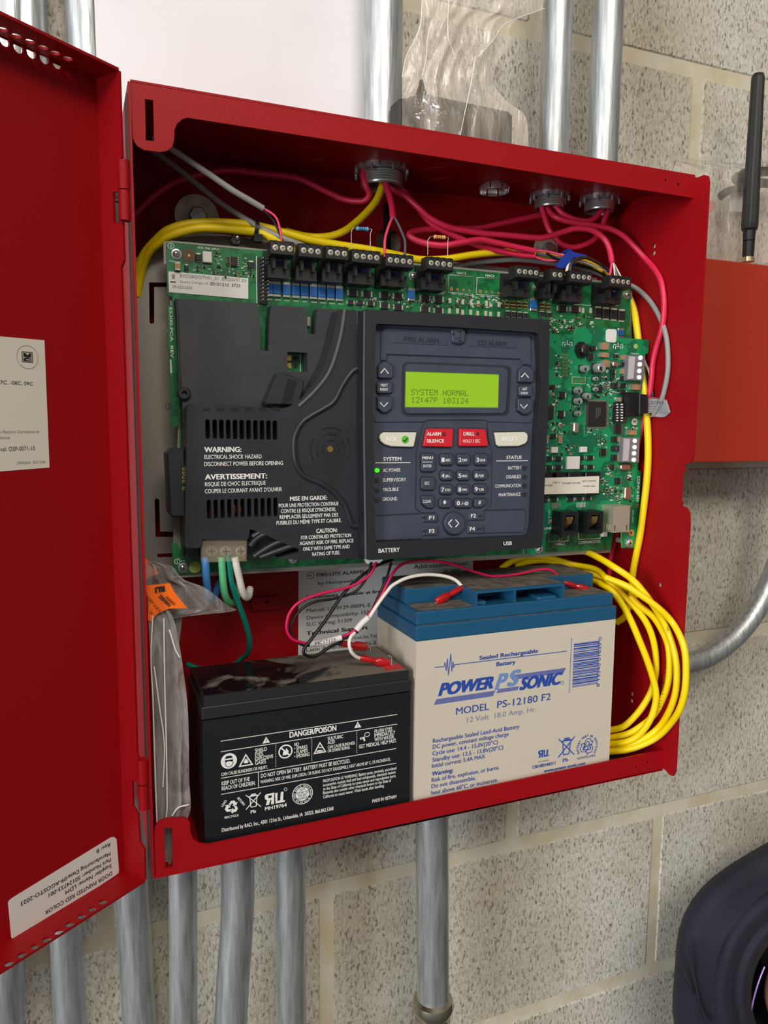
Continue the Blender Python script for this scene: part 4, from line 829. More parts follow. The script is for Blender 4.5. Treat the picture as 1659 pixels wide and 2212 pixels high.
# raised header plate, shoulders, grooves
m.plate(pk, pk.poly([K(*p) for p in ((165, 150), (200, 120), (240, 112), (1400, 175), (1440, 185), (1445, 440), (1400, 425), (1380, 430), (1350, 380), (215, 340), (215, 390), (160, 395))]), .0014, 0, KEYP, bev=.0006)
m.plate(pk, pk.poly([K(*p) for p in ((112, 870), (1448, 880), (1446, 925), (1080, 915), (1055, 900), (560, 900), (535, 915), (112, 920))]), .0010, 0, KEYP, bev=.0005)
def groove(pts, w=.0004): m.tube([P(*K(*p), YK-.0001) for p in pts], w, KEYD, 5, caps=False)
groove([(540, 910), (520, 960), (495, 1060), (468, 1170), (462, 1650), (510, 1690), (640, 1690)]); groove([(1070, 905), (1085, 1060), (1112, 1170), (1108, 1620), (1040, 1680)])
groove([(130, 1712), (500, 1695)]); groove([(1060, 1668), (1390, 1660), (1405, 1680), (1395, 1840), (1370, 1855), (1040, 1862)]); groove([(130, 1925), (500, 1910), (520, 1890)])
m.build('keypad_panel', cov)
m = MB(); q2 = PL((0, YK-.0014, 0), (1, 0, 0), (0, 0, 1))
m.plate(q2, q2.poly([K(*p) for p in ((268, 165), (735, 190), (738, 262), (270, 238))]), -.0001, -.0004, KEYB)
m.plate(q2, q2.poly([K(*p) for p in ((268, 165), (735, 190), (738, 262), (270, 238))]), .0004, 0, KEYB, bev=.0002)
m.plate(q2, q2.poly([K(*p) for p in ((905, 205), (1318, 228), (1320, 288), (908, 265))]), .0004, 0, KEYB, bev=.0002)
m.text(q2, "FIRE ALARM", K(365, 232), K(662, 240), 42/3.95, KEYD, .02, off=.0006); m.text(q2, "CO ALARM", K(993, 260), K(1235, 268), 42/3.95, KEYD, .02, off=.0006); m.build('embossed_name_plates', cov)
m = MB(); m.plate(q2, q2.poly([K(*p) for p in ((760, 130), (790, 115), (850, 120), (878, 140), (870, 235), (840, 250), (790, 245), (768, 232))]), .0024, 0, KEYB, bev=.0005)
a = q2.px(K(815, 182)); m.plate(PL((0, YK-.0038, 0), (1, 0, 0), (0, 0, 1)), circ(*a, .0021, 16), .0006, 0, KEYP, bev=.0003)
for p in ((845, 145), (845, 225), (785, 165)): m.plate(PL((0, YK-.0038, 0), (1, 0, 0), (0, 0, 1)), circ(*PL((0, YK-.0038, 0), (1, 0, 0), (0, 0, 1)).px(K(*p)), .0008, 10), .0002, 0, BLK)
m.build('catch', cov)
# screen
m = MB(); fr = [K(*p) for p in ((350, 430), (380, 400), (640, 408), (1230, 432), (1275, 450), (1282, 480), (1262, 830), (1235, 862), (400, 868), (362, 850), (342, 820))]
ins_ = [K(*p) for p in ((373, 482), (1172, 508), (1165, 792), (368, 788))]
m.plate(pk, pk.poly(fr), .0002, 0, KEYD)
fr2 = [K(*p) for p in ((372, 440), (400, 420), (640, 428), (1200, 450), (1238, 470), (1245, 500), (1228, 810), (1200, 838), (410, 842), (378, 830), (362, 800))]
m.plate(pk, pk.poly(fr2), .0012, 0, KEYP, [pk.poly(ins_)], mside=KEYB); m.build('screen_frame', cov, bevel=.0005)
LCD = mat('lit_green_lcd', (142, 188, 34), .35, emit=.2, rgb2=None)
m = MB(); m.plate(pk, pk.poly(ins_), .0006, 0.0001, LCD); lk = mat('lcd_segment', (98, 125, 40), .6)
pq = PL((0, YK-.0006, 0), (1, 0, 0), (0, 0, 1))
DOT = {'S': "01111 10000 10000 01110 00001 00001 11110", 'Y': "10001 10001 01010 00100 00100 00100 00100", 'T': "11111 00100 00100 00100 00100 00100 00100", 'E': "11111 10000 10000 11110 10000 10000 11111", 'M': "10001 11011 10101 10101 10001 10001 10001",
 'N': "10001 10001 11001 10101 10011 10001 10001", 'O': "01110 10001 10001 10001 10001 10001 01110", 'R': "11110 10001 10001 11110 10100 10010 10001", 'A': "01110 10001 10001 10001 11111 10001 10001", 'L': "10000 10000 10000 10000 10000 10000 11111",
 '1': "00100 01100 00100 00100 00100 00100 01110", '2': "01110 10001 00001 00010 00100 01000 11111", ':': "00000 01100 01100 00000 01100 01100 00000", '4': "00010 00110 01010 10010 11111 00010 00010", '7': "11111 00001 00010 00100 01000 01000 01000",
 'P': "11110 10001 10001 11110 10000 10000 10000", '0': "01110 10001 10011 10101 11001 10001 01110", '3': "11111 00010 00100 00010 00001 10001 01110"}
for s_, (x0, y0), (x1, y1), hh in (("SYSTEM NORMAL", (427, 685), (915, 692), 50), ("12:47P 103124", (427, 752), (915, 757), 50)):
    A = pq.px(K(x0, y0)); B = pq.px(K(x1, y1)); cw = (B[0]-A[0])/(13*6-1); zb = (A[1]+B[1])/2; ch = hh/3.95*pq.k(K(x0, y0))[1]/7
    for i, c in enumerate(s_):
        if c == ' ': continue
        for r_i, row in enumerate(DOT[c].split()):
            for k_, bit in enumerate(row):
                if bit == '1': x = A[0]+(i*6+k_)*cw; z = zb+(6-r_i)*ch; m.plate(pq, rrect(x, z, x+cw*.93, z+ch*.93), .0001, 0, lk)
m.build('lcd_screen', cov, 'lit yellow-green screen reading SYSTEM NORMAL')
# keys
KWHT = mat('ivory_key', (222, 218, 202), .5); KRED = mat('red_key', (214, 28, 44), .5); KGRN = mat('green_tick_disc', (90, 190, 50), .5); KINK = mat('key_ivory_lettering', (250, 250, 246), .5)
def key(name, poly, h, m0, texts=(), label=None, extra=None, well=True):
    m = MB(); pts = [K(*p) for p in poly]; g = pk.poly(pts)
    if well: m.plate(pk, inset(g, -.0009), .0003, 0, KEYD)
    m.plate(pk, g, h, 0, m0, bev=.0005); q = PL((0, YK-h, 0), (1, 0, 0), (0, 0, 1))
    for t_ in texts: m.text(q, t_[0], K(*t_[1]), K(*t_[2]), t_[3]/3.95, t_[5] if len(t_) > 5 else WHT, t_[4])
    if extra: extra(m, q)
    return m.build(name, cov, label)
def rk(cx, cy, w_, h_, r=14):
    return [(cx-w_/2+r, cy-h_/2), (cx+w_/2-r, cy-h_/2), (cx+w_/2, cy-h_/2+r), (cx+w_/2, cy+h_/2-r), (cx+w_/2-r, cy+h_/2), (cx-w_/2+r, cy+h_/2), (cx-w_/2, cy+h_/2-r), (cx-w_/2, cy-h_/2+r)]
def chev(pts):
    def f(m, q):
        m.tube([q.at(*q.px(K(*p)), .0001) for p in pts], .00045, WHT, 6)
    return f
def up(x, y): return [(x-58, y-40), (x-15, y-78), (x+25, y-75), (x+62, y-38), (x+60, y+50), (x+50, y+60), (x-50, y+58), (x-62, y+48)]
def dn(x, y): return [(x-62, y-62), (x-50, y-68), (x+55, y-66), (x+62, y-55), (x+58, y+30), (x+22, y+62), (x-12, y+64), (x-60, y+30)]
key('scroll_key', up(197, 482), .0028, KEYB, extra=chev([(167, 500), (200, 460), (233, 502)]), label='up arrow key left of the screen')
key('scroll_key', dn(192, 770), .0028, KEYB, extra=chev([(162, 748), (194, 785), (228, 750)]), label='down arrow key left of the screen')
key('scroll_key', up(1393, 518), .0028, KEYB, extra=chev([(1368, 533), (1397, 498), (1428, 537)]), label='up arrow key right of the screen')
key('scroll_key', dn(1386, 785), .0028, KEYB, extra=chev([(1358, 765), (1387, 800), (1418, 768)]), label='down arrow key right of the screen')
key('event_key', rk(191, 622, 128, 96), .0026, KEYB, [("FIRST", (168, 612), (226, 612), 22, .02), ("EVENT", (161, 648), (230, 648), 22, .02)])
key('event_key', rk(1390, 652, 110, 92), .0026, KEYB, [("LAST", (1371, 643), (1416, 644), 22, .02), ("EVENT", (1362, 678), (1423, 680), 22, .02)])
def tick(m, q):
    a = q.px(K(376, 1065)); m.plate(q, circ(*a, .0028, 24), .0002, 0, KGRN); m.tube([q.at(*q.px(K(*p)), .0003) for p in ((360, 1070), (370, 1082), (392, 1052))], .0004, INK, 6)
key('ack_key', [(458, 1003), (462, 1010), (440, 1120), (425, 1127), (250, 1122), (195, 1105), (160, 1080), (148, 1050), (155, 1022), (185, 1003)], .0026, KWHT, [("ACK", (213, 1080), (312, 1082), 36, .03, KINK)], 'ivory ACK key with a green tick', tick)
key('reset_key', [(1130, 1005), (1380, 1000), (1402, 1012), (1409, 1035), (1405, 1075), (1385, 1100), (1330, 1120), (1165, 1122), (1148, 1108)], .0026, KWHT, [("RESET", (1202, 1078), (1345, 1076), 34, .03, KINK)], 'ivory RESET key')
def bell(cx, cy, ring):
    def f(m, q):
        a = q.px(K(cx, cy))
        if ring: m.plate(q, circ(*a, .0016, 20), .0002, 0, INK, [circ(*a, .0013, 20)])
        s = .0010 if ring else .0014; m.plate(q, [(a[0]-s, a[1]-s*.8), (a[0]+s, a[1]-s*.8), (a[0]+s*.5, a[1]), (a[0]+s*.4, a[1]+s*.8), (a[0], a[1]+s*1.3), (a[0]-s*.4, a[1]+s*.8), (a[0]-s*.5, a[1])], .0002, 0, INK)
    return f
key('alarm_silence_key', [(560, 972), (772, 972), (774, 980), (766, 1124), (756, 1128), (528, 1122), (522, 1112), (548, 985)], .0026, KRED, [("ALARM", (560, 1030), (680, 1032), 30, .03), ("SILENCE", (558, 1090), (706, 1090), 30, .03)], 'red ALARM SILENCE key', bell(708, 1018, True))
key('drill_key', [(835, 972), (1040, 976), (1050, 985), (1070, 1108), (1062, 1120), (838, 1122), (828, 1112), (830, 980)], .0026, KRED, [("DRILL", (872, 1030), (968, 1030), 30, .03), ("HOLD 2 SEC", (868, 1090), (1014, 1090), 28, .012)], 'red DRILL key', bell(995, 1014, False))
key('menu_key', rk(563, 1260, 112, 152), .0024, KEYB, [("MENU", (523, 1232), (612, 1232), 24, .03), ("ENTER", (530, 1302), (600, 1302), 24, .012)], extra=lambda m, q: m.tube([q.at(*q.px(K(*p)), .0001) for p in ((525, 1257), (608, 1257))], .0003, WHT, 5))
key('esc_key', rk(562, 1440, 112, 104), .0024, KEYB, [("ESC", (542, 1450), (583, 1450), 26, .012)])
key('clear_key', [(520, 1545), (600, 1545), (612, 1558), (610, 1640), (600, 1648), (555, 1645), (515, 1610), (510, 1558)], .0024, KEYB, [("CLEAR", (527, 1604), (595, 1604), 24, .012)])
for n_, l_, cx, cy, w_, dx in (("1", "ABC", 722, 1237, 106, 0), ("2", "DEF", 867, 1237, 106, 0), ("3", "GHI", 1018, 1237, 106, 0), ("4", "JKL", 722, 1372, 104, 0), ("5", "MNO", 865, 1372, 104, 0), ("6", "PQR", 1008, 1370, 104, 0), ("7", "STU", 720, 1492, 104, 0), ("8", "VWX", 865, 1490, 104, 0), ("9", "YZB", 1006, 1488, 104, 0)):
    key('number_key', rk(cx, cy-2, w_, 92 if cy < 1300 else 78), .0024, KEYB, [(n_, (cx-36, cy+18), (cx-12, cy+18), 36, .03), (l_, (cx-6, cy+14), (cx+38, cy+14), 22, .025)], 'number key printed %s %s' % (n_, l_))
key('star_key', rk(711, 1607, 100, 72), .0024, KEYB, [("*", (699, 1635), (724, 1635), 50, .05)])
key('zero_key', rk(865, 1607, 140, 72), .0024, KEYB, [("0", (816, 1624), (842, 1624), 36, .03), ("./-@", (850, 1620), (915, 1618), 24, .02)])
key('pound_key', [(962, 1570), (1045, 1568), (1055, 1580), (1052, 1615), (1020, 1640), (965, 1640), (958, 1630)], .0024, KEYB, [("#", (998, 1614), (1022, 1614), 32, .02)])
for t_, cx, cy, s_ in (("F1", 600, 1732, -1), ("F3", 602, 1846, -1), ("F2", 957, 1716, 1), ("F4", 948, 1828, 1)):
    def led(m, q, cx=cx, cy=cy, s_=s_): m.plate(q, q.rect(*K(cx+s_*60, cy-0), 34/3.95, 22/3.95, .0006), .0001, 0, KEYD)
    key('function_key', [(cx-(80 if s_ > 0 and False else 0)-(80 if s_ < 0 else 45), cy-34), (cx+(45 if s_ < 0 else 85), cy-34), (cx+(45 if s_ < 0 else 85), cy+34), (cx-(80 if s_ < 0 else 45), cy+34)], .0016, KEYB, [(t_, (cx-22, cy+14), (cx+22, cy+14), 32, .025)], extra=led, well=False)
def arrows(m, q):
    for pts in (((775, 1748), (745, 1780), (773, 1812)), ((806, 1748), (834, 1780), (806, 1812))): m.tube([q.at(*q.px(K(*p)), .0001) for p in pts], .00045, WHT, 6)
key('navigation_key', [(785+86*math.cos(t*math.pi/16), 1778+92*math.sin(t*math.pi/16)) for t in range(32)], .0030, KEYB, extra=arrows)
for t_, a, b, h, bo in (("SYSTEM", (188, 1244), (342, 1244), 30, .025), ("STATUS", (1238, 1230), (1368, 1230), 28, .025), ("AC POWER", (186, 1340), (335, 1340), 30, .01), ("SUPERVISORY", (185, 1424), (382, 1420), 30, .01), ("TROUBLE", (185, 1505), (318, 1505), 30, .01), ("GROUND", (182, 1585), (307, 1585), 30, .01),
    ("BATTERY", (1253, 1320), (1365, 1318), 28, .01), ("DISABLED", (1238, 1396), (1363, 1394), 28, .01), ("COMMUNICATION", (1142, 1474), (1361, 1470), 28, .01), ("MAINTENANCE", (1172, 1549), (1358, 1545), 28, .01)): m = MB(); m.text(pk, t_, K(*a), K(*b), h/3.95, WHT, bo); m.build('status_lettering', cov)
for p0, p1 in (((122, 1265), (420, 1262)), ((1155, 1248), (1422, 1246))): m = MB(); m.tube([P(*K(*p), YK-.0002) for p in (p0, p1)], .00035, WHT, 5); m.build('heading_underline', cov)
for i, (x, y) in enumerate(((138, 1328), (138, 1412), (138, 1496), (138, 1578))):
    m = MB(); m.rc(YK-.0008, *K(x, y), 38/3.95, 36/3.95, .0008, mat('lit_green_led', (60, 235, 20), .4, emit=1.1) if i == 0 else KEYD, r=.0014); m.build('status_light', cov, 'lit green AC POWER light' if i == 0 else None)
for x, y in ((1396, 1308), (1396, 1382), (1395, 1458), (1393, 1533)): m = MB(); m.rc(YK-.0008, *K(x, y), 32/3.95, 36/3.95, .0008, KEYD, r=.0014); m.build('status_light', cov)
# white edge bits under the bezel
m = MB(); m.pp(-.074, [(400, 1196), (435, 1196), (435, 1206), (400, 1206)], .01, CHAR); m.build('cover_foot', cov)
# power terminal
m = MB(); m.pp(-.082, [(434, 1166), (536, 1166), (536, 1208), (434, 1210)], .02, BLK); o = m.build('power_terminal', main)
m = MB(); CL = mat('clear_yellowed_cover', (240, 222, 190), .15, trans=.1, alpha=.16); m.pp(-.090, [(436, 1166), (534, 1166), (533, 1213), (436, 1216)], .006, CL, bev=.0006); m.build('clear_cover', o)
for x in (456, 487, 520): a = P(x, 1190, -.082); m = MB(); m.lathe(a, (0, -1, 0), [(0, .0038), (.0012, .0038), (.002, .003), (.002, 0)], TIN, 20); pl_ = Y(-.0842); m.plate(pl_, rrect(a.x-.0025, a.z-.0004, a.x+.0025, a.z+.0004), 0, -.0002, CHIP); m.plate(pl_, rrect(a.x-.0004, a.z-.0025, a.x+.0004, a.z+.0025), 0, -.0002, CHIP); m.build('terminal_screw', o)
# ================================================================== batteries
X0, X1, Z1, YF, YR = .0335, .1845, .1158, -.1140, -.0485
bt = thing('black_battery', 'black sealed battery with white DANGER/POISON print at the lower left of the cabinet', 'battery', ((X0+X1)/2, -.08, .0004))
BB = mat('black_battery_case', (20, 24, 28), .42, bump=.05, bscale=700); BL = mat('black_battery_lid', (36, 37, 38), .4, bump=.05, bscale=500)
m = MB(); m.box(X0, X1, YF, YR, .0004, .0992, BB)
pl = Y(YF)
for p0, p1 in (((308, 645), (1525, 453)), ((308, 718), (1525, 520)), ((310, 900), (1518, 688)), ((312, 1010), (1518, 790))):
    a = pl.px(B5(*p0)); b = pl.px(B5(*p1)); z = (a[1]+b[1])/2; m.plate(pl, rrect(a[0], z-.0002, b[0], z+.0002), .0002, 0, WHT)
a = pl.px(B5(568, 855)); b = pl.px(B5(572, 958)); m.plate(pl, rrect(a[0]-.0002, b[1], a[0]+.0002, a[1]), .0002, 0, WHT)
for x, y0, y1 in ((688, 658, 828), (936, 618, 785), (1246, 568, 730)):
    for i in range(12): m.plate(pl, pl.rect(*B5(x, y0+(y1-y0)*i/12), 1, 2.2), .0002, 0, WHT)
for t_, a, b, h, bo in (("DANGER/POISON", (782, 613), (1105, 570), 38, .035), ("SHIELD", (545, 718), (626, 706), 26, .02), ("EYES,", (545, 747), (605, 738), 26, .02), ("EXPLOSIVE", (545, 775), (670, 757), 26, .02), ("GASES", (545, 802), (620, 792), 26, .02), ("CAN CAUSE BLINDNESS OR INJURY.", (312, 880), (632, 828), 22, .018),
    ("NO", (815, 675), (847, 671), 24, .02), ("• SPARKS", (815, 702), (905, 690), 24, .02), ("• FLAMES", (815, 730), (907, 716), 24, .02), ("• SMOKING", (815, 757), (920, 742), 24, .02), ("SULFURIC", (1045, 635), (1152, 618), 24, .02), ("ACID", (1045, 662), (1095, 654), 24, .02), ("CAN CAUSE BLINDNESS", (1045, 692), (1232, 662), 21, .018), ("OR SEVERE BURNS.", (1045, 718), (1200, 693), 21, .018),
    ("FLUSH EYES", (1367, 585), (1490, 566), 25, .02), ("IMMEDIATELY", (1367, 614), (1510, 590), 25, .02), ("WITH WATER.", (1367, 643), (1505, 620), 25, .02), ("GET MEDICAL HELP FAST.", (1260, 690), (1520, 648), 25, .02), ("KEEP OUT OF THE", (315, 945), (508, 913), 27, .02), ("REACH OF CHILDREN.", (315, 980), (547, 940), 27, .02),
    ("DO NOT OPEN BATTERY. BATTERY MUST BE RECYCLED.", (585, 893), (1200, 787), 27, .02), ("WARNING: RISK OF FIRE, EXPLOSION, OR BURNS. DO NOT DISASSEMBLE, HEAT ABOVE 60° C, OR INCINERATE.", (582, 932), (1478, 775), 22, .012), ("MH19764", (613, 1116), (763, 1092), 24, .03),
    ("PROPOSITION 65 WARNING: Battery posts, terminals, and related", (1013, 927), (1518, 834), 21, .012), ("accessories contain lead and lead compounds, chemicals known", (1013, 953), (1512, 862), 21, .012), ("to the State of California to cause cancer and reproductive harm.", (1013, 980), (1516, 888), 21, .012), ("Batteries also contain other chemicals known to the State of", (1013, 1006), (1482, 920), 21, .012), ("California to cause cancer. Wash hands after handling.", (1013, 1032), (1435, 958), 21, .012),
    ("MADE IN VIETNAM", (1352, 1064), (1518, 1032), 23, .02), ("Distributed by RAD, Inc., 4301 121st St., Urbandale, IA  50323, 866.842.5368", (316, 1268), (1085, 1112), 25, .02), ("RECYCLE", (335, 1173), (432, 1158), 15, .03), ("Pb", (514, 1138), (552, 1133), 22, .03)):
    m.text(pl, t_, B5(*a), B5(*b), h/3.19, WHT, bo)
k_ = pl.k(B5(400, 1100))[0]/3.19
def tri(cx, cy, s, mm, pl=pl, C=B5, k=k_, fill=False, w=.25):
    a = pl.px(C(cx, cy)); s *= k; o = [(a[0]-s, a[1]-s*.75), (a[0]+s, a[1]-s*.75), (a[0], a[1]+s)]
    m.plate(pl, o, .0002, 0, mm, [] if fill else [inset(o, s*.16)])
    return a, s
for cx, cy in ((622, 635), (1253, 530)):
    a, s = tri(cx, cy, 26, WHT, fill=True); m.plate(pl, rrect(a[0]-s*.08, a[1]-s*.2, a[0]+s*.08, a[1]+s*.45), .0003, 0, BB); m.plate(pl, circ(a[0], a[1]-s*.45, s*.1, 8), .0003, 0, BB)
a, s = tri(482, 775, 50, WHT)
for t in range(7): th = math.radians(20+t*22); m.tube([pl.at(a[0]+.1*s*math.cos(th), a[1]-.4*s+.1*s*math.sin(th), .0002), pl.at(a[0]+.5*s*math.cos(th)*.8, a[1]-.4*s+.7*s*math.sin(th), .0002)], .00022, WHT, 5)
a, s = tri(992, 690, 48, WHT); m.plate(pl, [(a[0]-.5*s, a[1]-.5*s), (a[0]+.5*s, a[1]-.5*s), (a[0]+.4*s, a[1]-.35*s), (a[0]-.1*s, a[1]-.25*s), (a[0]-.4*s, a[1]-.3*s)], .0002, 0, WHT); m.plate(pl, [(a[0]-.2*s, a[1]+.1*s), (a[0]+.3*s, a[1]), (a[0]+.32*s, a[1]+.1*s), (a[0]-.15*s, a[1]+.22*s)], .0002, 0, WHT)
a = pl.px(B5(365, 777)); r = 54*k_; m.plate(pl, circ(*a, r, 28), .0002, 0, WHT); m.plate(pl, [(a[0]-r*.55, a[1]+r*.15), (a[0]+r*.55, a[1]+r*.15), (a[0]+r*.4, a[1]-r*.15), (a[0]+r*.1, a[1]-.02*r), (a[0]-r*.1, a[1]-.02*r), (a[0]-r*.4, a[1]-r*.15)], .0003, 0, BB)
m.tube([pl.at(a[0]+r*.5*math.cos(t), a[1]-r*.1+r*.68*math.sin(t), .0003) for t in [math.pi*(1+i/10) for i in range(11)]], .0002, BB, 5); m.plate(pl, [(a[0]-r*.5, a[1]+r*.35), (a[0]+r*.5, a[1]+r*.35), (a[0]+r*.3, a[1]+r*.65), (a[0]-r*.3, a[1]+r*.7)], .0003, 0, BB)
a = pl.px(B5(755, 712)); r = 50*k_; m.plate(pl, circ(*a, r, 28), .0002, 0, WHT, [circ(*a, r*.82, 28)]); m.tube([pl.at(a[0]-r*.6, a[1]+r*.6, .0003), pl.at(a[0]+r*.6, a[1]-r*.6, .0003)], .0005, WHT, 5); m.plate(pl, [(a[0]-.4*r, a[1]-.5*r), (a[0]+.3*r, a[1]-.5*r), (a[0]+.45*r, a[1]), (a[0]+.1*r, a[1]+.5*r), (a[0], a[1]), (a[0]-.3*r, a[1]+.1*r)], .0002, 0, WHT)
a = pl.px(B5(1305, 612)); s = 34*k_; m.tube([pl.at(a[0]+s*.4+s*.6*math.cos(t*.5), a[1]+s*.5+s*.45*math.sin(t*.5), .0002) for t in range(13)], .00022, WHT, 5); m.plate(pl, [(a[0]-s*1.2, a[1]), (a[0]-.2*s, a[1]+.1*s), (a[0], a[1]-.9*s), (a[0]-.35*s, a[1]-.9*s), (a[0]-.5*s, a[1]-.35*s), (a[0]-1.2*s, a[1]-.4*s)], .0002, 0, WHT, [[(a[0]-s*1.0, a[1]-.1*s), (a[0]-.5*s, a[1]-.05*s), (a[0]-.6*s, a[1]-.25*s), (a[0]-1.0*s, a[1]-.3*s)]])
def bin_(pl, C, cx, cy, s, mm, k):
    a = pl.px(C(cx, cy)); s *= k; L_ = lambda p, q: m.tube([pl.at(a[0]+p[0]*s, a[1]+p[1]*s, .0002), pl.at(a[0]+q[0]*s, a[1]+q[1]*s, .0002)], s*.055, mm, 5)
    for p, q in (((-.6, .7), (.6, .7)), ((-.5, .65), (-.35, -.8)), ((.5, .65), (.35, -.8)), ((-.35, -.8), (.35, -.8)), ((-1, -1), (1, 1)), ((-1, 1), (1, -1)), ((-.4, .8), (.4, .8)), ((-.3, .95), (.3, .95))): L_(p, q)
bin_(pl, B5, 534, 1052, 52, WHT, k_)
def ulmark(pl, C, x0, y0, x1, y1, h, mm, s_=3.19):
    m.text(pl, "R", C(x0+(x1-x0)*.48, y0+(y1-y0)*.48), C(x0, y0), -h/s_, mm, .05) if False else None
    a = pl.px(C(x0, y0)); b = pl.px(C(x1, y1)); z = (a[1]+b[1])/2; W = b[0]-a[0]; H = h/s_*pl.k(C(x0, y0))[1]
    R_ = [(.46, 1), (.05, .95), (0, .8), (.02, .55), (.12, .42), (.05, 0), (.2, 0), (.26, .4), (.32, .4), (.30, 0), (.44, 0)]
    m.plate(pl, [(a[0]+p*W, z+q*H) for p, q in R_], .0002, 0, mm, [[(a[0]+p*W, z+q*H) for p, q in ((.16, .8), (.34, .82), (.33, .58), (.17, .58))]])
    U_ = [(.50, .93), (.62, .93), (.60, .2), (.74, .2), (.78, .93), (.90, .93), (.88, .15), (.97, .15), (.97, 0), (.52, 0)]
    m.plate(pl, [(a[0]+p*W, z+q*H) for p, q in U_], .0002, 0, mm)
ulmark(pl, B5, 612, 1082, 755, 1060, 78, WHT); a = pl.px(B5(756, 972)); m.plate(pl, circ(*a, 12*k_, 14), .0002, 0, WHT, [circ(*a, 9.5*k_, 14)])
def recyc(pl, C, cx, cy, s, mm, k, hollow=False):
    a = pl.px(C(cx, cy)); s *= k
    for i in range(3):
        th = math.radians(90+120*i); c_, n_ = math.cos(th), math.sin(th)
        g = [(-.45, .35), (-.1, .85), (.35, .85), (.55, .5), (.75, .55), (.55, .05), (.05, .2), (.25, .3), (.12, .5), (-.02, .5), (-.2, .2)]
        g = [(a[0]+s*(x*n_+y*c_), a[1]+s*(-x*c_+y*n_)) for x, y in g]
        m.plate(pl, g, .0002, 0, mm, [inset(g, (1 if True else -1)*s*.07)] if hollow else [])
recyc(pl, B5, 385, 1095, 52, WHT, k_); m.text(pl, "LEAD", B5(322, 1095), B5(352, 1050), 5, WHT, .03, flat=False); m.text(pl, "RETURN", B5(420, 1035), B5(465, 1085), 5, WHT, .03, flat=False)
a = pl.px(B5(872, 1005)); r = 75*k_; m.plate(pl, circ(*a, r, 40), .0002, 0, WHT, [circ(*a, r*.94, 40)]); m.plate(pl, circ(*a, r*.66, 32), .0002, 0, WHT)
def ringtext(pl, s_, a, r, a0, a1, h, mm):
    for i, c in enumerate(s_):
        if c == ' ': continue
        vs, fs = textmesh(c, .02); t = math.radians(a0+(a1-a0)*i/(len(s_)-1)); cx, cy = a[0]+r*math.cos(t), a[1]+r*math.sin(t); d = (math.sin(t), -math.cos(t)); up_ = (math.cos(t), math.sin(t))
        m.add([pl.at(cx+d[0]*(v.x-.3)*h+up_[0]*v.y*h, cy+d[1]*(v.x-.3)*h+up_[1]*v.y*h, .00025+v.z) for v in vs], fs, mm)
ringtext(pl, "MEETS SPECIAL PROVISION A67", a, r*.72, 200, -20, r*.24, WHT); ringtext(pl, "49 CFR 173.159A", a, r*.72, 320, 220, r*.22, WHT)
for i, t_ in enumerate(("NOT", "RESTRICTED", "FOR ANY", "TRANSPORT")): w_ = (20, 43, 30, 42)[i]; m.text(pl, t_, B5(872-w_, 980+i*20+w_*.16), B5(872+w_, 980+i*20-w_*.16), 5, mat('grey_blue_print', (110, 125, 135), .7), .01, off=.0004)
m.build('case', bt, bevel=.0009)
m = MB(); m.box(X0-.0004, X1+.0004, YF-.0006, YR+.0004, .0999, .1088, BL)
m.build('lid_band', bt, bevel=.0008)
DUSTB = bpy.data.materials.new('dusty_battery_top'); DUSTB.use_nodes = True; n = DUSTB.node_tree; b_ = n.nodes['Principled BSDF']
tc = n.nodes.new('ShaderNodeTexCoord'); z1 = n.nodes.new('ShaderNodeTexNoise'); z1.inputs['Scale'].default_value = 26; z1.inputs['Detail'].default_value = 3; z1.inputs['Distortion'].default_value = 1.2
sp = n.nodes.new('ShaderNodeSeparateXYZ'); ad = n.nodes.new('ShaderNodeMath'); ad.operation = 'MULTIPLY_ADD'; ad.inputs[1].default_value = 2.6
r1 = n.nodes.new('ShaderNodeValToRGB'); r1.color_ramp.elements[0].position = .47; r1.color_ramp.elements[1].position = .56
r1.color_ramp.elements[0].color = (.008, .008, .009, 1); r1.color_ramp.elements[1].color = (*lin((112, 104, 94)), 1); r2 = n.nodes.new('ShaderNodeMapRange'); r2.inputs[1].default_value = .47; r2.inputs[2].default_value = .56; r2.inputs[3].default_value = .08; r2.inputs[4].default_value = .95
n.links.new(tc.outputs['Object'], z1.inputs['Vector']); n.links.new(tc.outputs['Object'], sp.inputs[0]); n.links.new(sp.outputs[0], ad.inputs[0]); n.links.new(z1.outputs['Fac'], ad.inputs[2])
n.links.new(ad.outputs[0], r1.inputs[0]); n.links.new(ad.outputs[0], r2.inputs[0]); n.links.new(r1.outputs[0], b_.inputs['Base Color']); n.links.new(r2.outputs[0], b_.inputs['Roughness'])
m = MB(); m.box(X0+.0012, X1-.0012, YF+.0012, YR-.0012, .1088, Z1-.0003, BL); m.box(X0+.0025, X1-.0025, YF+.0025, YR-.0025, Z1-.0003, Z1, DUSTB); m.build('lid', bt)
m = MB(); a = PL((0, 0, Z1+.0001), (1, 0, 0), (0, 1, 0)); m.plate(a, a.poly([H4(815, 905), H4(935, 880), H4(985, 912), H4(850, 935)]), .0003, 0, mat('red_terminal_mark', (190, 45, 45), .7)); m.build('red_terminal_mark', bt)
for (u0, v0), (u1, v1) in (((845, 1437), (842, 1442)), ((800, 1407), (795, 1398))):
    p = PL((0, 0, Z1), (1, 0, 0), (0, 1, 0)); q = p.px((u0, v0)); m = MB(); m.tube(smooth([(q[0], q[1], Z1), (q[0], q[1], Z1+.006), (q[0]-.003, q[1]-.001, Z1+.008)], 4), .0009, LEAD, 6, flat=.5); m.build('terminal_tab', bt)
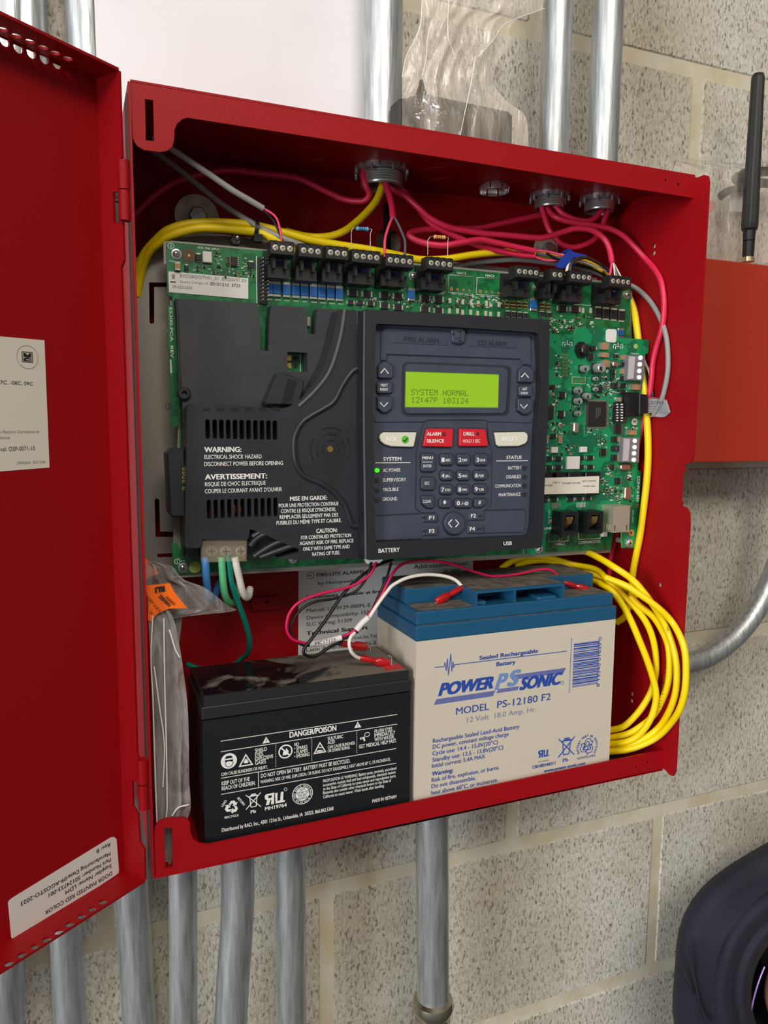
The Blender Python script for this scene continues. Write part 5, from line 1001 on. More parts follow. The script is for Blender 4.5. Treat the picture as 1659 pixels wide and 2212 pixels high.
# cream battery
X0, X1, YF, YR, ZC = .1885, .3690, -.1140, -.0375, .1368
bc = thing('cream_battery', 'large cream battery with blue lid and blue print beside the black battery', 'battery', ((X0+X1)/2, -.075, .0004))
m = MB(); m.box(X0, X1, YF, YR, .0004, ZC, CASEB); pl = Y(YF); k_ = pl.k((1100, 1550))[0]
for t_, a, b, h, bo, sh_ in (("Sealed Rechargeable", (722, 722), (1112, 675), 26, .03, 0), ("Battery", (835, 765), (962, 748), 26, .03, 0), ("POWER", (448, 958), (812, 912), 78, .06, .32), ("SONIC", (985, 922), (1255, 882), 78, .06, .32), ("MODEL", (567, 1088), (785, 1052), 46, .004, 0), ("PS-12180 F2", (840, 1040), (1195, 990), 46, .004, 0), 
    ("Rechargeable Sealed Lead-Acid Battery", (414, 1270), (988, 1180), 27, .008, 0), ("DC power, constant voltage charge", (412, 1312), (916, 1228), 27, .008, 0), ("Cycle use: 14.4 - 15.0V(20°C)", (410, 1355), (845, 1282), 27, .008, 0), ("Standby use: 13.5 - 13.8V(20°C)", (410, 1397), (880, 1318), 27, .008, 0), ("Initial current: 5.4A MAX", (408, 1438), (760, 1376), 27, .008, 0),
    ("Warning:", (407, 1490), (548, 1468), 27, .03, 0), ("Risk of fire, explosion, or burns.", (405, 1532), (855, 1450), 27, .008, 0), ("Do not disassemble,", (404, 1573), (698, 1520), 27, .008, 0), ("heat above 60°C, or incinerate.", (403, 1616), (845, 1532), 27, .008, 0), ("120180340211", (1075, 1443), (1225, 1418), 20, .03, 0), ("www.power-sonic.com", (1150, 1467), (1425, 1418), 20, .03, 0), ("Pb", (1275, 1402), (1312, 1396), 24, .01, 0)):
    m.text(pl, t_, B6(*a), B6(*b), h/3.072, INKB, bo, sh_)
m.text(pl, "12 Volt  18.0 Amp. Hr.", B6(640, 1135), B6(1098, 1068), 11, mat("rubbed_blue_ink", (128, 136, 165), .7)); m.text(pl, "MH20845", B6(1112, 1405), B6(1180, 1395), 3.5, INKG); m.text(pl, "8 13340 01055 0", B6(1518, 900), B6(1535, 570), 24/3.072, INKB)
def bl(p, q, w=.0003): m.tube([P(*B6(*p), YF-.0001), P(*B6(*q), YF-.0001)], w, INKB, 5, caps=False)
bl((427, 773), (487, 768)); pts = [(487, 768), (495, 740), (503, 795), (510, 715), (518, 828), (533, 682), (540, 800), (548, 735), (553, 775), (558, 758)]
for p, q in zip(pts, pts[1:]): bl(p, q)
bl((558, 755), (1303, 665)); bl((1335, 578), (1320, 943), .0002)
def hatch(x0, y0, x1, y1, h, n_, sl):
    A = pl.px(B6(x0, y0)); B = pl.px(B6(x1, y1)); z = (A[1]+B[1])/2; hh = h/3.072*k_
    for i in range(n_):
        x = A[0]+(B[0]-A[0])*i/n_; w = (B[0]-A[0])/n_*.55; m.plate(pl, [(x, z-hh/2), (x+w, z-hh/2), (x+w+sl*hh, z+hh/2), (x+sl*hh, z+hh/2)], .0002, 0, INKB)
hatch(422, 1000, 815, 950, 30, 56, .5); hatch(940, 840, 1285, 793, 28, 48, .5); hatch(838, 930, 978, 912, 22, 18, .5)
for t_, a, b in (("P", (822, 930), (905, 900)), ("S", (900, 905), (990, 880))):
    vs, fs = textmesh(t_, .05); 
    A = pl.px(B6(*a)); B = pl.px(B6(*b)); z = (A[1]+B[1])/2; W = B[0]-A[0]; xs = [v.x for v in vs]
    m.add([pl.at(A[0]+(v.x-min(xs))/(max(xs)-min(xs))*W*.8+.35*v.y*90/3.072*k_/.7, z+v.y/.7*88/3.072*k_, .0002+v.z) for v in vs], fs, mat('light_blue_print', (110, 140, 195), .6))
a = pl.px(B6(1273, 875)); m.plate(pl, circ(*a, 11/3.072*k_, 14), .0002, 0, INKB, [circ(*a, 9/3.072*k_, 14)])
A = pl.px(B6(1345, 905)); B = pl.px(B6(1532, 592)); rnd = random.Random(4); z = A[1]; lg = False
while z < B[1]:
    hh = rnd.choice((.0004, .0004, .0008, .0012)); 
    m.plate(pl, rrect(pl.px(B6(1345, 760))[0] if True else 0, z, pl.px(B6(1515, 740))[0], min(z+hh, B[1])), .0002, 0, INKB); z += hh+rnd.choice((.0004, .0005, .0009))
ulmark(pl, B6, 1112, 1372, 1185, 1362, 48, INKB, 3.072); bin_(pl, B6, 1300, 1300, 56, INKB, k_/3.072); recyc(pl, B6, 1438, 1298, 58, INKB, k_/3.072, True)
m.text(pl, "Pb", B6(1415, 1318), B6(1460, 1310), 9, INKB); a = pl.px(B6(1438, 1300)); ringtext(pl, "BATTERY MUST BE RECYCLED", a, 62/3.072*k_, 205, -35, 20/3.072*k_, INKB); m.text(pl, "NONSPILLABLE", B6(1372, 1385), B6(1492, 1362), 5, INKB)
m.build('case', bc, bevel=.0012)
m = MB(); m.box(X0-.0003, X1+.0003, YF-.0004, YR+.0003, ZC, .1480, BLUEB); m.box(X0+.0012, X1-.0018, YF+.002, YR-.001, .1480, .1583, BLUEB)
m.build('lid_band', bc, bevel=.0009)
m = MB(); xa, xb, yh, ZT = .2385, .3195, -.0870, .1700
m.box(X0+.0030, X1-.0030, yh, YR-.0015, .1583, ZT, BLUEB)
# front block with the two handle pockets
q = PL((0, YF+.003, 0), (1, 0, 0), (0, 0, 1))
m.plate(q, [(xa, .1515), (xb, .1515), (xb, ZT), (xa, ZT)], 0, -(abs(YF+.003-yh)), BLUEB, [rrect(xa+.002, .1485+.004, (xa+xb)/2-.006, ZT-.0022, .001), rrect((xa+xb)/2-.0045, .1525, xb-.002, ZT-.0022, .001)])
m.build('lid', bc, bevel=.0006)
m = MB(); m.box(xa+.001, xa+.012, YF+.006, yh, .1485, .161, BLUEB); m.build('lid_lug', bc, bevel=.0015)
m = MB(); m.box(xb-.024, xb-.006, YF+.004, yh, .1485, .1605, BLUEB); m.build('lid_lug', bc, bevel=.0015)
m = MB(); z = ZT+.0001
m.plate(PL((0, 0, z), (1, 0, 0), (0, 1, 0)), [(X0+.004, YR-.0025), (X0+.004, yh+.001), (xa+.001, yh+.001), (xa+.001, YF+.0045), (xb-.001, YF+.0045), (xb-.001, yh+.001), (X1-.004, yh+.001), (X1-.004, YR-.0025)][::-1], .0002, 0, DUST)
m.plate(PL((0, 0, .1584), (1, 0, 0), (0, 1, 0)), [(X0+.004, YF+.004), (xa-.0005, YF+.004), (xa-.0005, yh-.0005), (X0+.004, yh-.0005)], .0002, 0, DUST); m.plate(PL((0, 0, .1584), (1, 0, 0), (0, 1, 0)), [(xb+.0005, YF+.004), (X1-.004, YF+.004), (X1-.004, yh-.0005), (xb+.0005, yh-.0005)], .0002, 0, DUST)
m.plate(PL((0, 0, .1481), (1, 0, 0), (0, 1, 0)), [(X0+.001, YF+.0005), (X1-.001, YF+.0005), (X1-.001, YF+.0018), (X0+.001, YF+.0018)], .0002, 0, DUST)
m.build('dust_layer', bc, 'grey dust lying on the blue lid', kind='stuff')
# ================================================================== wires
def wire(name, label, cat, pts, r, m0, group=None, seg=10, n=7, parent=None):
    m = MB(); m.ptube(pts, r, m0, seg, n, inside=True)
    if parent is not None: return m.build(name, parent)
    return m.build(name, None, label, cat, group)
def cable(name, label, main_pts, r, m0, ends=(), cat='cable'):
    a = P(*main_pts[0]); t = thing(name, label, cat, tuple(a)); m = MB(); m.ptube(main_pts, r, m0, 12, 7, inside=True); m.build('jacket', t)
    for e_ in ends: m = MB(); m.ptube(e_[0], e_[1], e_[2], 8, 6, inside=True); m.build('conductor', t)
    return t
def pp3(C, pts, ys): 
    n = len(pts)
    if isinstance(ys, (int, float)): ys = [ys]*n
    elif len(ys) == 2: ys = [ys[0]+(ys[1]-ys[0])*i/(n-1) for i in range(n)]
    return [(*C(*p), y) for p, y in zip(pts, ys)]
I = lambda x, y: (x, y)
rp = .0024
cable('pink_cable', 'pink-red cable along the cabinet back, looping over the thick conduit rim to a terminal block', [(286, 468, -.012), (330, 425, -.012), (380, 393, -.014), (440, 375, -.016), (500, 368, -.018), (560, 375, -.018), (640, 385, -.02), (700, 412, -.024), (740, 430, -.028), (772, 435, -.034), (790, 432, -.038), (797, 418, -.041), (789, 398, -.042), (786, 372, -.040), (796, 361, -.038), (813, 367, -.040), (827, 385, -.045), (838, 411, -.055), (846, 441, -.062), (849, 471, -.068)], rp, PINK,
      [([(849, 468, -.068), (843, 480, -.070), (836, 500, -.074), (831.5, 520, -.079), (830.7, 556, -.084)], .0010, PINK2), ([(849, 468, -.068), (856, 476, -.070), (868, 502, -.074), (875, 524, -.079), (874, 560, -.083)], .0010, DGREY)])
cable('pink_cable', 'pink-red cable sweeping from the thick conduit to the rightmost terminal block', [(836, 385, -.036), (842, 402, -.040), (871, 421, -.044), (904, 449, -.050), (926, 469, -.052), (954, 485, -.055), (982, 494, -.056), (1010, 499, -.057), (1051, 505, -.058), (1093, 508, -.059), (1148, 513, -.060), (1176, 513, -.060), (1220, 500, -.060), (1241, 494, -.062), (1268, 495, -.064), (1288, 502, -.066), (1307, 518, -.069), (1317, 540, -.072), (1322, 567, -.076)], rp, PINK,
      [([(1322, 564, -.076), (1320, 578, -.079), (1316, 604, -.083)], .0010, PINK2)]+[([(1323, 564, -.076), (1326+i*2, 580, -.078), (1329+i*5, 603, -.082)], .0006, (WIREW, LEAD, DGREY, WIREW)[i]) for i in range(4)])
cable('pink_cable', 'lower pink-red cable from the thick conduit to the blue-tied bundle', [(840, 385, -.034), (854, 391, -.036), (879, 421, -.040), (899, 444, -.044), (926, 478, -.047), (954, 496, -.050), (990, 513, -.052), (1023, 527, -.053), (1051, 535, -.054), (1079, 542, -.056), (1120, 550, -.058), (1154, 553, -.060)], rp, PINK,
      [([(1150, 553, -.060), (1185, 563, -.062), (1228, 558, -.066)], .0010, PINK2)])
cable('pink_cable', 'pink-red cable doubling back in a long loop from the middle conduit', [(1190, 425, -.030), (1186, 450, -.032), (1172, 463, -.034), (1148, 469, -.036), (1093, 481, -.038), (1037, 493, -.041), (996, 494, -.044), (926, 496, -.048), (893, 500, -.050), (884, 508, -.052), (899, 519, -.055), (926, 527, -.059), (960, 530, -.062), (996, 524, -.063), (1037, 518, -.062), (1070, 524, -.062), (1106, 532, -.062), (1154, 542, -.063)], rp, PINK,
      [([(1150, 541, -.063), (1185, 544, -.064), (1228, 556, -.067)], .0010, PINK2)])
wire('pink_cable', 'pink-red cable hanging in a bowl-shaped loop between the two right conduits, lower', 'cable', [(1168, 420, -.032), (1169, 440, -.034), (1174, 462, -.036), (1185, 494, -.040), (1198, 513, -.043), (1213, 527, -.045), (1235, 534, -.046), (1257, 531, -.047), (1282, 518, -.047), (1298, 498, -.047), (1304, 480, -.046), (1312, 455, -.044), (1314, 435, -.042)], rp, PINK)
cable('pink_cable', 'longest pink-red cable dropping down the right side past the smaller board', [(1176, 425, -.031), (1181, 447, -.034), (1190, 461, -.038), (1204, 471, -.043), (1231, 479, -.047), (1272, 486, -.051), (1313, 493, -.055), (1343, 507, -.059), (1368, 530, -.063), (1395, 560, -.067), (1415, 583, -.070), (1428, 608, -.072), (1434, 645, -.072), (1434, 680, -.072), (1429, 715, -.070), (1418, 750, -.066), (1410, 785, -.062), (1407, 820, -.056), (1400, 870, -.050), (1380, 950, -.038), (1350, 1080, -.028), (1325, 1180, -.022), (1317, 1225, -.020), (1312, 1300, -.018)], rp, PINK)
wire('pink_cable', 'short pink-red cable slung in a shallow curve between the two right conduits, upper', 'cable', [(1193, 425, -.034), (1197, 440, -.037), (1204, 450, -.039), (1216, 462, -.042), (1241, 474, -.045), (1268, 478, -.047), (1286, 470, -.047), (1300, 452, -.046), (1308, 435, -.044)], rp, PINK)
# yellow network cables along the top
ry = .0030
cable('yellow_cable', 'yellow cable coming out of the thick conduit and joining the yellow pair at left', [(826, 385, -.037), (825, 402, -.039), (813, 433, -.042), (788, 463, -.044), (760, 488, -.046), (740, 501, -.048), (715, 510, -.049), (685, 513, -.050), (655, 510, -.046), (617, 500, -.040)], ry*.95, YEL)
cable('yellow_cable', 'upper yellow cable arching over the board corner and running behind the terminal blocks', [(287, 700, -.028), (288, 655, -.032), (294, 600, -.036), (310, 552, -.042), (343, 513, -.046), (368, 495, -.049), (409, 484, -.051), (465, 481, -.052), (534, 485, -.052), (576, 493, -.053), (617, 504, -.054), (673, 519, -.055), (728, 529, -.055), (800, 540, -.055), (860, 552, -.055), (905, 561, -.055), (960, 560, -.055), (1010, 552, -.054), (1050, 547, -.053), (1090, 545, -.052), (1140, 548, -.055), (1185, 552, -.058), (1225, 558, -.060), (1262, 566, -.058), (1310, 590, -.055), (1345, 620, -.052), (1368, 665, -.050), (1376, 710, -.050), (1384, 780, -.050), (1394, 860, -.052), (1399, 930, -.056), (1400, 985, -.060), (1397, 1040, -.064), (1390, 1100, -.068), (1382, 1160, -.072), (1373, 1205, -.074), (1366, 1245, -.074), (1362, 1290, -.072), (1350, 1330, -.068), (1332, 1345, -.062)], ry, YEL)
cable('yellow_cable', 'lower yellow cable of the arching pair, ending at the black zip tie', [(296, 640, -.034), (306, 585, -.038), (322, 545, -.045), (345, 524, -.050), (368, 509, -.053), (423, 494, -.056), (479, 494, -.057), (534, 499, -.058), (560, 503, -.058), (590, 516, -.060), (640, 540, -.058), (700, 560, -.056)], ry, YEL)
m = MB(); c_ = P(551, 497, -.055); m.lathe(c_+Vector((-.0012, 0, 0)), (1, -.05, -.15), [(0, .0065), (0, .0072), (.0028, .0072), (.0028, .0065), (0, .0065)], BLK, 20); m.box(c_.x-.0025, c_.x+.0035, c_.y-.009, c_.y-.003, c_.z-.0095, c_.z-.0045, BLK); m.build('zip_tie', None, 'black zip tie around the yellow cable pair', 'cable tie')
# coil on the right
def cy(u): 
    t = [(1060, -.040), (1180, -.040), (1260, -.052), (1316, -.090), (1400, -.112), (1490, -.128)]
    for (a, ya), (b, yb) in zip(t, t[1:]):
        if u <= b: return ya+(yb-ya)*max(0, (u-a))/(b-a)
    return -.128
co = thing('yellow_cable_coil', 'yellow network cable coiled in loops to the right of the cream battery', 'cable', tuple(P(1400, 1500, -.11)))
ST = [[I(1180, 1196), I(1215, 1190), Q(0, 335), Q(120, 385), Q(260, 470), Q(390, 560), Q(480, 660), Q(560, 770), Q(640, 900), Q(695, 1030), Q(735, 1180), Q(745, 1330), Q(730, 1480), Q(680, 1620), Q(600, 1740), Q(480, 1830), Q(350, 1890), Q(180, 1915)],
      [Q(180, 545), Q(330, 605), Q(450, 680), Q(590, 780), Q(700, 890), Q(770, 1010), Q(808, 1130), Q(818, 1280), Q(808, 1450), Q(765, 1600), Q(685, 1720), Q(580, 1820), Q(450, 1885), Q(330, 1920), Q(180, 1935)],
      [I(1083, 1228), I(1109, 1211), I(1142, 1203), I(1190, 1206), I(1239, 1220), Q(100, 480), Q(210, 580), Q(310, 680), Q(420, 790), Q(500, 900), Q(550, 1020), Q(575, 1150), Q(578, 1300), Q(545, 1440), Q(480, 1560), Q(400, 1660), Q(310, 1735), Q(180, 1765)],
      [Q(80, 572), Q(150, 600), Q(235, 660), Q(310, 760), Q(380, 890), Q(440, 1030), Q(500, 1180), Q(550, 1330), Q(577, 1450), Q(572, 1560), Q(530, 1680), Q(450, 1790), Q(350, 1850), Q(180, 1875)],
      [Q(370, 690), Q(450, 770), Q(560, 860), Q(640, 990), Q(678, 1100), Q(688, 1250), Q(672, 1400), Q(620, 1540), Q(560, 1640), Q(470, 1720), Q(350, 1790), Q(180, 1825)]]
for i, s_ in enumerate(ST):
    m = MB(); m.ptube([(u_, v_, cy(u_)+(.000, -.003, .004, -.002, .003)[i]) for u_, v_ in s_], .0028, YEL, 12, 6, inside=True); m.build('cable_loop', co)
m = MB()
for t_, a, b in (("FR000022", Q(658, 940), Q(690, 1080)), ("60002 x 6BCDEA1234", Q(672, 1140), Q(600, 1580))): m.text(Y(-.123), t_, a, b, 5, mat('print_on_yellow', (120, 100, 10), .7), flat=False)
m.build('jacket_print', co)
wire('yellow_cable', 'short yellow cable arc passing behind the cream battery lid', 'cable', [(1115, 1222, -.034), (1140, 1214, -.034), (1185, 1211, -.036), (1240, 1228, -.044), (1300, 1248, -.052), (1345, 1268, -.060), (1372, 1290, -.066)], .0028, YEL)
# grey cables
cable('grey_cable', 'light grey cable slanting from under the top left hook to the first terminal block', [(330, 296, -.085), (371, 322, -.086), (447, 373, -.086), (501, 410, -.086), (535, 430, -.085), (569, 450, -.084)], .0020, GREY,
      [([(566, 448, -.084), (593, 466, -.085), (603, 487, -.085), (608, 515, -.085), (609, 532, -.084)], .0008, PINK2), ([(564, 450, -.084), (588, 474, -.084), (602, 500, -.084), (611, 522, -.084), (614, 532, -.083)], .0008, WIREB)])
wire('grey_cable', 'darker grey cable slanting across the cabinet back behind the light grey one', 'cable', [(300, 305, -.030), (338, 331, -.032), (393, 371, -.036), (460, 426, -.042), (515, 464, -.050), (582, 502, -.060), (637, 524, -.062), (700, 545, -.058), (800, 565, -.052), (900, 577, -.048), (980, 576, -.046), (1017, 569, -.045), (1073, 563, -.046), (1128, 561, -.048), (1200, 570, -.050), (1247, 578, -.052), (1282, 587, -.054), (1320, 602, -.056), (1361, 616, -.060), (1384, 630, -.064), (1407, 654, -.068), (1427, 689, -.070), (1439, 727, -.072), (1443, 768, -.074), (1442, 806, -.076), (1436, 839, -.078), (1428, 866, -.079), (1412, 895, -.070)], .0021, GREY)
bund = thing('wire_bundle', 'black, white and yellow wires arching into the terminal block beside the blue tie', 'wires', tuple(P(1250, 570, -.075)))
for pts, c_, r in (([(1232, 595, -.082), (1233, 572, -.081), (1246, 560, -.078), (1267, 557, -.072), (1290, 567, -.066), (1313, 583, -.060), (1350, 625, -.054)], mat('brown_black_wire', (52, 46, 44), .5), .0014), ([(1222, 595, -.080), (1228, 574, -.079), (1245, 564, -.074), (1264, 567, -.068), (1290, 578, -.062), (1325, 596, -.056), (1362, 650, -.052), (1376, 692, -.050), (1382, 730, -.050), (1392, 780, -.052), (1403, 805, -.056), (1409, 850, -.058)], WIREW, .0012),
    ([(1180, 548, -.064), (1205, 560, -.064), (1250, 572, -.062), (1300, 590, -.058), (1350, 640, -.054), (1365, 690, -.052), (1378, 730, -.052), (1394, 800, -.056), (1408, 840, -.058), (1411, 870, -.058)], WIREB, .0013), ([(1256, 566, -.066), (1270, 570, -.064), (1300, 586, -.060)], YEL, .0012), ([(1366, 705, -.050), (1370, 730, -.050)], WIREB, .0012), ([(1160, 548, -.062), (1200, 556, -.064), (1232, 562, -.064)], DGREY, .0014)):
    m = MB(); m.ptube(pts, r, c_, 8, 6, inside=True); m.build('wire', bund)
BLT = mat('blue_tape', (18, 52, 150), .5)
t = thing('blue_tie', 'blue tape tie wrapped around the cable bundle above the terminal blocks', 'cable tie', tuple(P(1228, 560, -.068)))
m = MB(); c_ = P(1226, 561, -.062); m.lathe(c_, (1, .2, -.35), [(-.0035, .0052), (-.0035, .0078), (.0035, .0078), (.0035, .0052)], BLT, 20); m.build('wrap', t)
m = MB(); m.pp(-.074, [(1222, 548), (1228, 542), (1268, 551), (1266, 557), (1240, 556), (1226, 574), (1216, 580), (1204, 578), (1203, 570)], .0012, BLT); m.build('tape_end', t)
# mains wires under the power terminal
cable('blue_wire', 'thick blue wire hanging from the left power terminal', [(442, 1206, -.086), (444, 1222, -.088), (446, 1254, -.086), (450, 1285, -.080), (456, 1298, -.072), (464, 1286, -.062), (474, 1256, -.050), (480, 1230, -.046)], .0027, mat('blue_wire', (62, 128, 196), .45), cat='wire')
cable('light_green_wire', 'thick light green wire hanging from the middle power terminal', [(478, 1204, -.086), (479.5, 1222, -.087), (482, 1256, -.086), (486, 1284, -.083), (494, 1300, -.076), (505, 1302, -.066), (512, 1290, -.056), (515, 1260, -.048)], .0025, mat('light_green_wire', (92, 190, 130), .45), cat='wire')
cable('teal_wire', 'long teal green wire curving down from the terminal behind the black battery', [(492, 1200, -.086), (495, 1220, -.086), (501, 1262, -.084), (517, 1308, -.076), (532, 1350, -.066), (539, 1385, -.056), (536, 1408, -.046), (523, 1422, -.036), (505, 1436, -.028), (470, 1450, -.022), (430, 1444, -.022), (402, 1434, -.022)], .0020, mat('teal_wire', (0, 128, 112), .45), cat='wire')
cable('white_wire', 'thick white wire hanging from the right power terminal', [(507, 1204, -.086), (511, 1224, -.086), (516, 1246, -.084), (522, 1272, -.081), (529, 1288, -.076), (537, 1288, -.068), (540, 1272, -.058)], .0026, WIREW, cat='wire')
# battery harness
hv = thing('battery_harness', 'red and black battery lead loop with white tags below the panel', 'wire harness', tuple(P(720, 1390, -.09)))
WS = mat('white_sleeve', (225, 222, 218), .35)
m = MB(); m.pp(-.088, [(791, 1206), (827, 1204), (828, 1211), (820, 1217), (795, 1218)], .006, mat('white_connector', (235, 235, 232), .5), bev=.0005); m.build('plug', hv)
def hw(pts, r, c_, n_='wire'): m = MB(); m.ptube(pts, r, c_, 10, 7); return m.build(n_, hv)
HR = mat('magenta_red_wire', (205, 20, 80), .35)
hw(pp3(H4, [(765, 90), (740, 150), (690, 210), (560, 280), (350, 330), (180, 392), (95, 480), (68, 600), (105, 680), (180, 712), (260, 722), (380, 700), (500, 670), (590, 625), (660, 550), (730, 470), (790, 380), (850, 260), (900, 170), (960, 110), (1060, 78), (1180, 75)], [-.088, -.09, -.092, -.094, -.096, -.098, -.1, -.1, -.1, -.099, -.098, -.097, -.096, -.095, -.094, -.092, -.09, -.086, -.082, -.078, -.072, -.068])+pp3(B6, [(480, 75), (560, 92), (660, 128), (760, 158), (830, 168), (960, 157), (1100, 128), (1175, 122), (1220, 140), (1255, 185), (1285, 212)], (-.070, -.082)), .0011, HR)
hw(pp3(H4, [(728, 90), (715, 150), (680, 230), (600, 320), (450, 370), (280, 400), (160, 480), (98, 610), (130, 690), (200, 735), (260, 735), (380, 715), (500, 690), (610, 640), (680, 560), (740, 450), (790, 340), (845, 220), (885, 90)], [-.088, -.09, -.091, -.092, -.094, -.096, -.097, -.098, -.099, -.099, -.098, -.097, -.096, -.095, -.093, -.09, -.086, -.082, -.078]), .0010, WIREB)
hw(pp3(H4, [(895, 68), (780, 110), (700, 160), (600, 240), (500, 350), (380, 530), (260, 690), (205, 765), (215, 810), (285, 825), (360, 780), (430, 735), (500, 715)], [-.076, -.082, -.086, -.09, -.094, -.1, -.105, -.106, -.106, -.104, -.102, -.1, -.098]), .0012, WIREB)
m = MB(); m.ptube(pp3(H4, [(248, 728), (370, 710), (494, 675)], -.0985), .0022, WS, 12); pq = Y(-.1012); m.text(pq, "MC17123", H4(292, 735), H4(450, 705), 28/3.6, INK, .0, flat=False); m.build('white_tag_sleeve', hv)
m = MB(); m.ptube(pp3(H4, [(612, 618), (655, 565), (705, 520)], -.0945), .0024, WS, 12); m.build('white_tag_sleeve', hv)
hw(pp3(H4, [(712, 520), (790, 400), (850, 320), (900, 265), (1010, 210), (1150, 185), (1290, 195), (1380, 225), (1432, 272)], [-.094, -.092, -.09, -.088, -.086, -.085, -.085, -.086, -.088]), .0014, WIREW)
hw(pp3(H4, [(600, 640), (570, 670), (556, 720), (570, 780), (605, 820), (645, 838)], [-.096, -.098, -.1, -.1, -.098, -.096]), .0013, WIREW)
hw(pp3(H4, [(500, 690), (490, 712), (478, 722)], -.096), .0011, WIREB)
def crimp(pts, ys, n_='crimp_connector'):
    P3 = [P(*q) for q in pp3(H4, pts, ys)]; A, B = P3[0], P3[-1]; d = B-A; m = MB()
    m.tube([A, A+d*.12, A+d*.42, A+d*.5, A+d*.58], [.0018, .0024, .0024, .0016, .0026], REDC, 12, up=(0, 1, 0))
    m.tube([A+d*.52, A+d*.60, A+d*.97, B], [.0022, .0034, .0036, .0030], REDC, 12, flat=.62, up=(0, 1, 0)); m.tube([B, B+d.normalized()*.002], .0016, LEAD, 8, flat=.5); m.build(n_, hv)
crimp([(1440, 282), (1235, 402)], (-.0890, -.0960)); crimp([(638, 832), (870, 880)], (-.096, -.098)); crimp([(475, 718), (690, 750)], (-.096, -.082))
P_ = pp3(B6, [(1282, 208), (1445, 262)], (-.086, -.092)); A, B = P(*P_[0]), P(*P_[1]); d = B-A; m = MB(); m.tube([A, A+d*.12, A+d*.42, A+d*.5], [.0018, .0024, .0024, .0016], REDC, 12); m.tube([A+d*.5, A+d*.6, A+d*.97, B], [.002, .0032, .0034, .003], REDC, 12, flat=.65, up=(0, 1, 0)); m.build('crimp_connector', hv)
# ================================================================== plastic film
def film_mat(name, tint, op=.35, bump=.8, sc=40):
    m = bpy.data.materials.new(name); m.use_nodes = True; n = m.node_tree; b = n.nodes['Principled BSDF']; out = n.nodes['Material Output']
    b.inputs['Base Color'].default_value = (*lin(tint), 1); b.inputs['Roughness'].default_value = .14; b.inputs['Specular IOR Level'].default_value = 1.0
    t = n.nodes.new('ShaderNodeTexCoord'); mp = n.nodes.new('ShaderNodeMapping'); mp.inputs['Scale'].default_value = (1, 1, .3); z = n.nodes.new('ShaderNodeTexNoise'); z.inputs['Scale'].default_value = sc; z.inputs['Detail'].default_value = 5; z.inputs['Distortion'].default_value = 1.5
    u = n.nodes.new('ShaderNodeBump'); u.inputs['Strength'].default_value = bump; u.inputs['Distance'].default_value = .006
    tr = n.nodes.new('ShaderNodeBsdfTransparent'); mx = n.nodes.new('ShaderNodeMixShader')
    rr = n.nodes.new('ShaderNodeMapRange'); rr.inputs[1].default_value = .35; rr.inputs[2].default_value = .7; rr.inputs[3].default_value = op*.55; rr.inputs[4].default_value = min(1, op*1.7)
    n.links.new(t.outputs['Object'], mp.inputs[0]); n.links.new(mp.outputs[0], z.inputs['Vector']); n.links.new(z.outputs['Fac'], u.inputs['Height']); n.links.new(u.outputs[0], b.inputs['Normal'])
    n.links.new(z.outputs['Fac'], rr.inputs[0]); n.links.new(rr.outputs[0], mx.inputs[0]); n.links.new(tr.outputs[0], mx.inputs[1]); n.links.new(b.outputs[0], mx.inputs[2]); n.links.new(mx.outputs[0], out.inputs['Surface']); return m
FILM = film_mat('clear_plastic_film', (225, 215, 200), .30, .6, 48)
FILM2 = film_mat('grey_plastic_film', (190, 188, 184), .42, .8, 60)
def film(m, rows, yf, amp, m0, nu=26, seed=1, zoff=0, bulge=0.0):
    """rows: (v, left, right) pixel outline top to bottom, on plane yf, crumpled by amp"""
    rnd = random.Random(seed); ph = [(rnd.uniform(.3, 1.2), rnd.uniform(0, 6), rnd.uniform(.2, .9)) for _ in range(5)]
    L = smooth([(r[1], r[0], 0) for r in rows], 4); R_ = smooth([(r[2], r[0], 0) for r in rows], 4); vs = []; n = len(L)
    for i in range(n):
        for j in range(nu+1):
            f = j/nu; u_ = L[i].x+(R_[i].x-L[i].x)*f; v_ = L[i].y+(R_[i].y-L[i].y)*f
            w_ = sum(math.sin(fr*(j*.9)+p+i*.12*k) for fr, p, k in ph)/5
            w_ = (1-abs(w_)*2)*amp
            edge = min(f, 1-f)*4; edge = min(1, edge)
            vs.append(P(u_, v_, yf+w_*edge-bulge*math.sin(math.pi*f)))
    m.add(vs, [(i*(nu+1)+j, (i+1)*(nu+1)+j, (i+1)*(nu+1)+j+1, i*(nu+1)+j+1) for i in range(n-1) for j in range(nu)], m0, True)
bag = thing('plastic_bag', 'large crumpled clear plastic bag standing on the cabinet between the conduits', 'plastic bag', tuple(P(1010, 300, -.06)))
rows = [(-60, 925, 1215), (0, 912, 1177), (22, 909, 1168), (40, 907, 1120), (63, 903, 1100), (90, 892, 1103), (110, 882, 1091), (147, 872, 1070), (182, 869, 1068), (218, 869, 1093), (242, 869, 1128), (266, 869, 1139), (300, 869, 1141), (330, 869, 1142)]
m = MB(); film(m, rows, -.080, .004, FILM, seed=2, bulge=.006); m.build('front_film', bag)
m = MB(); film(m, rows, -.052, .003, FILM, seed=5); m.build('rear_film', bag)
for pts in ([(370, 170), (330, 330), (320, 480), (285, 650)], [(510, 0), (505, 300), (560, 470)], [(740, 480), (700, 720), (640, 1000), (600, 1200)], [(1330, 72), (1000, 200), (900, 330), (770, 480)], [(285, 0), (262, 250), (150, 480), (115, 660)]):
    m = MB(); m.ptube([(*V6(*p), -.0862) for p in pts], .0003, mat('film_crease_highlight', (235, 233, 228), .2), 6, 6); m.build('film_crease_highlight', bag)  # thin white tubes stand in for the highlights along the bag's creases
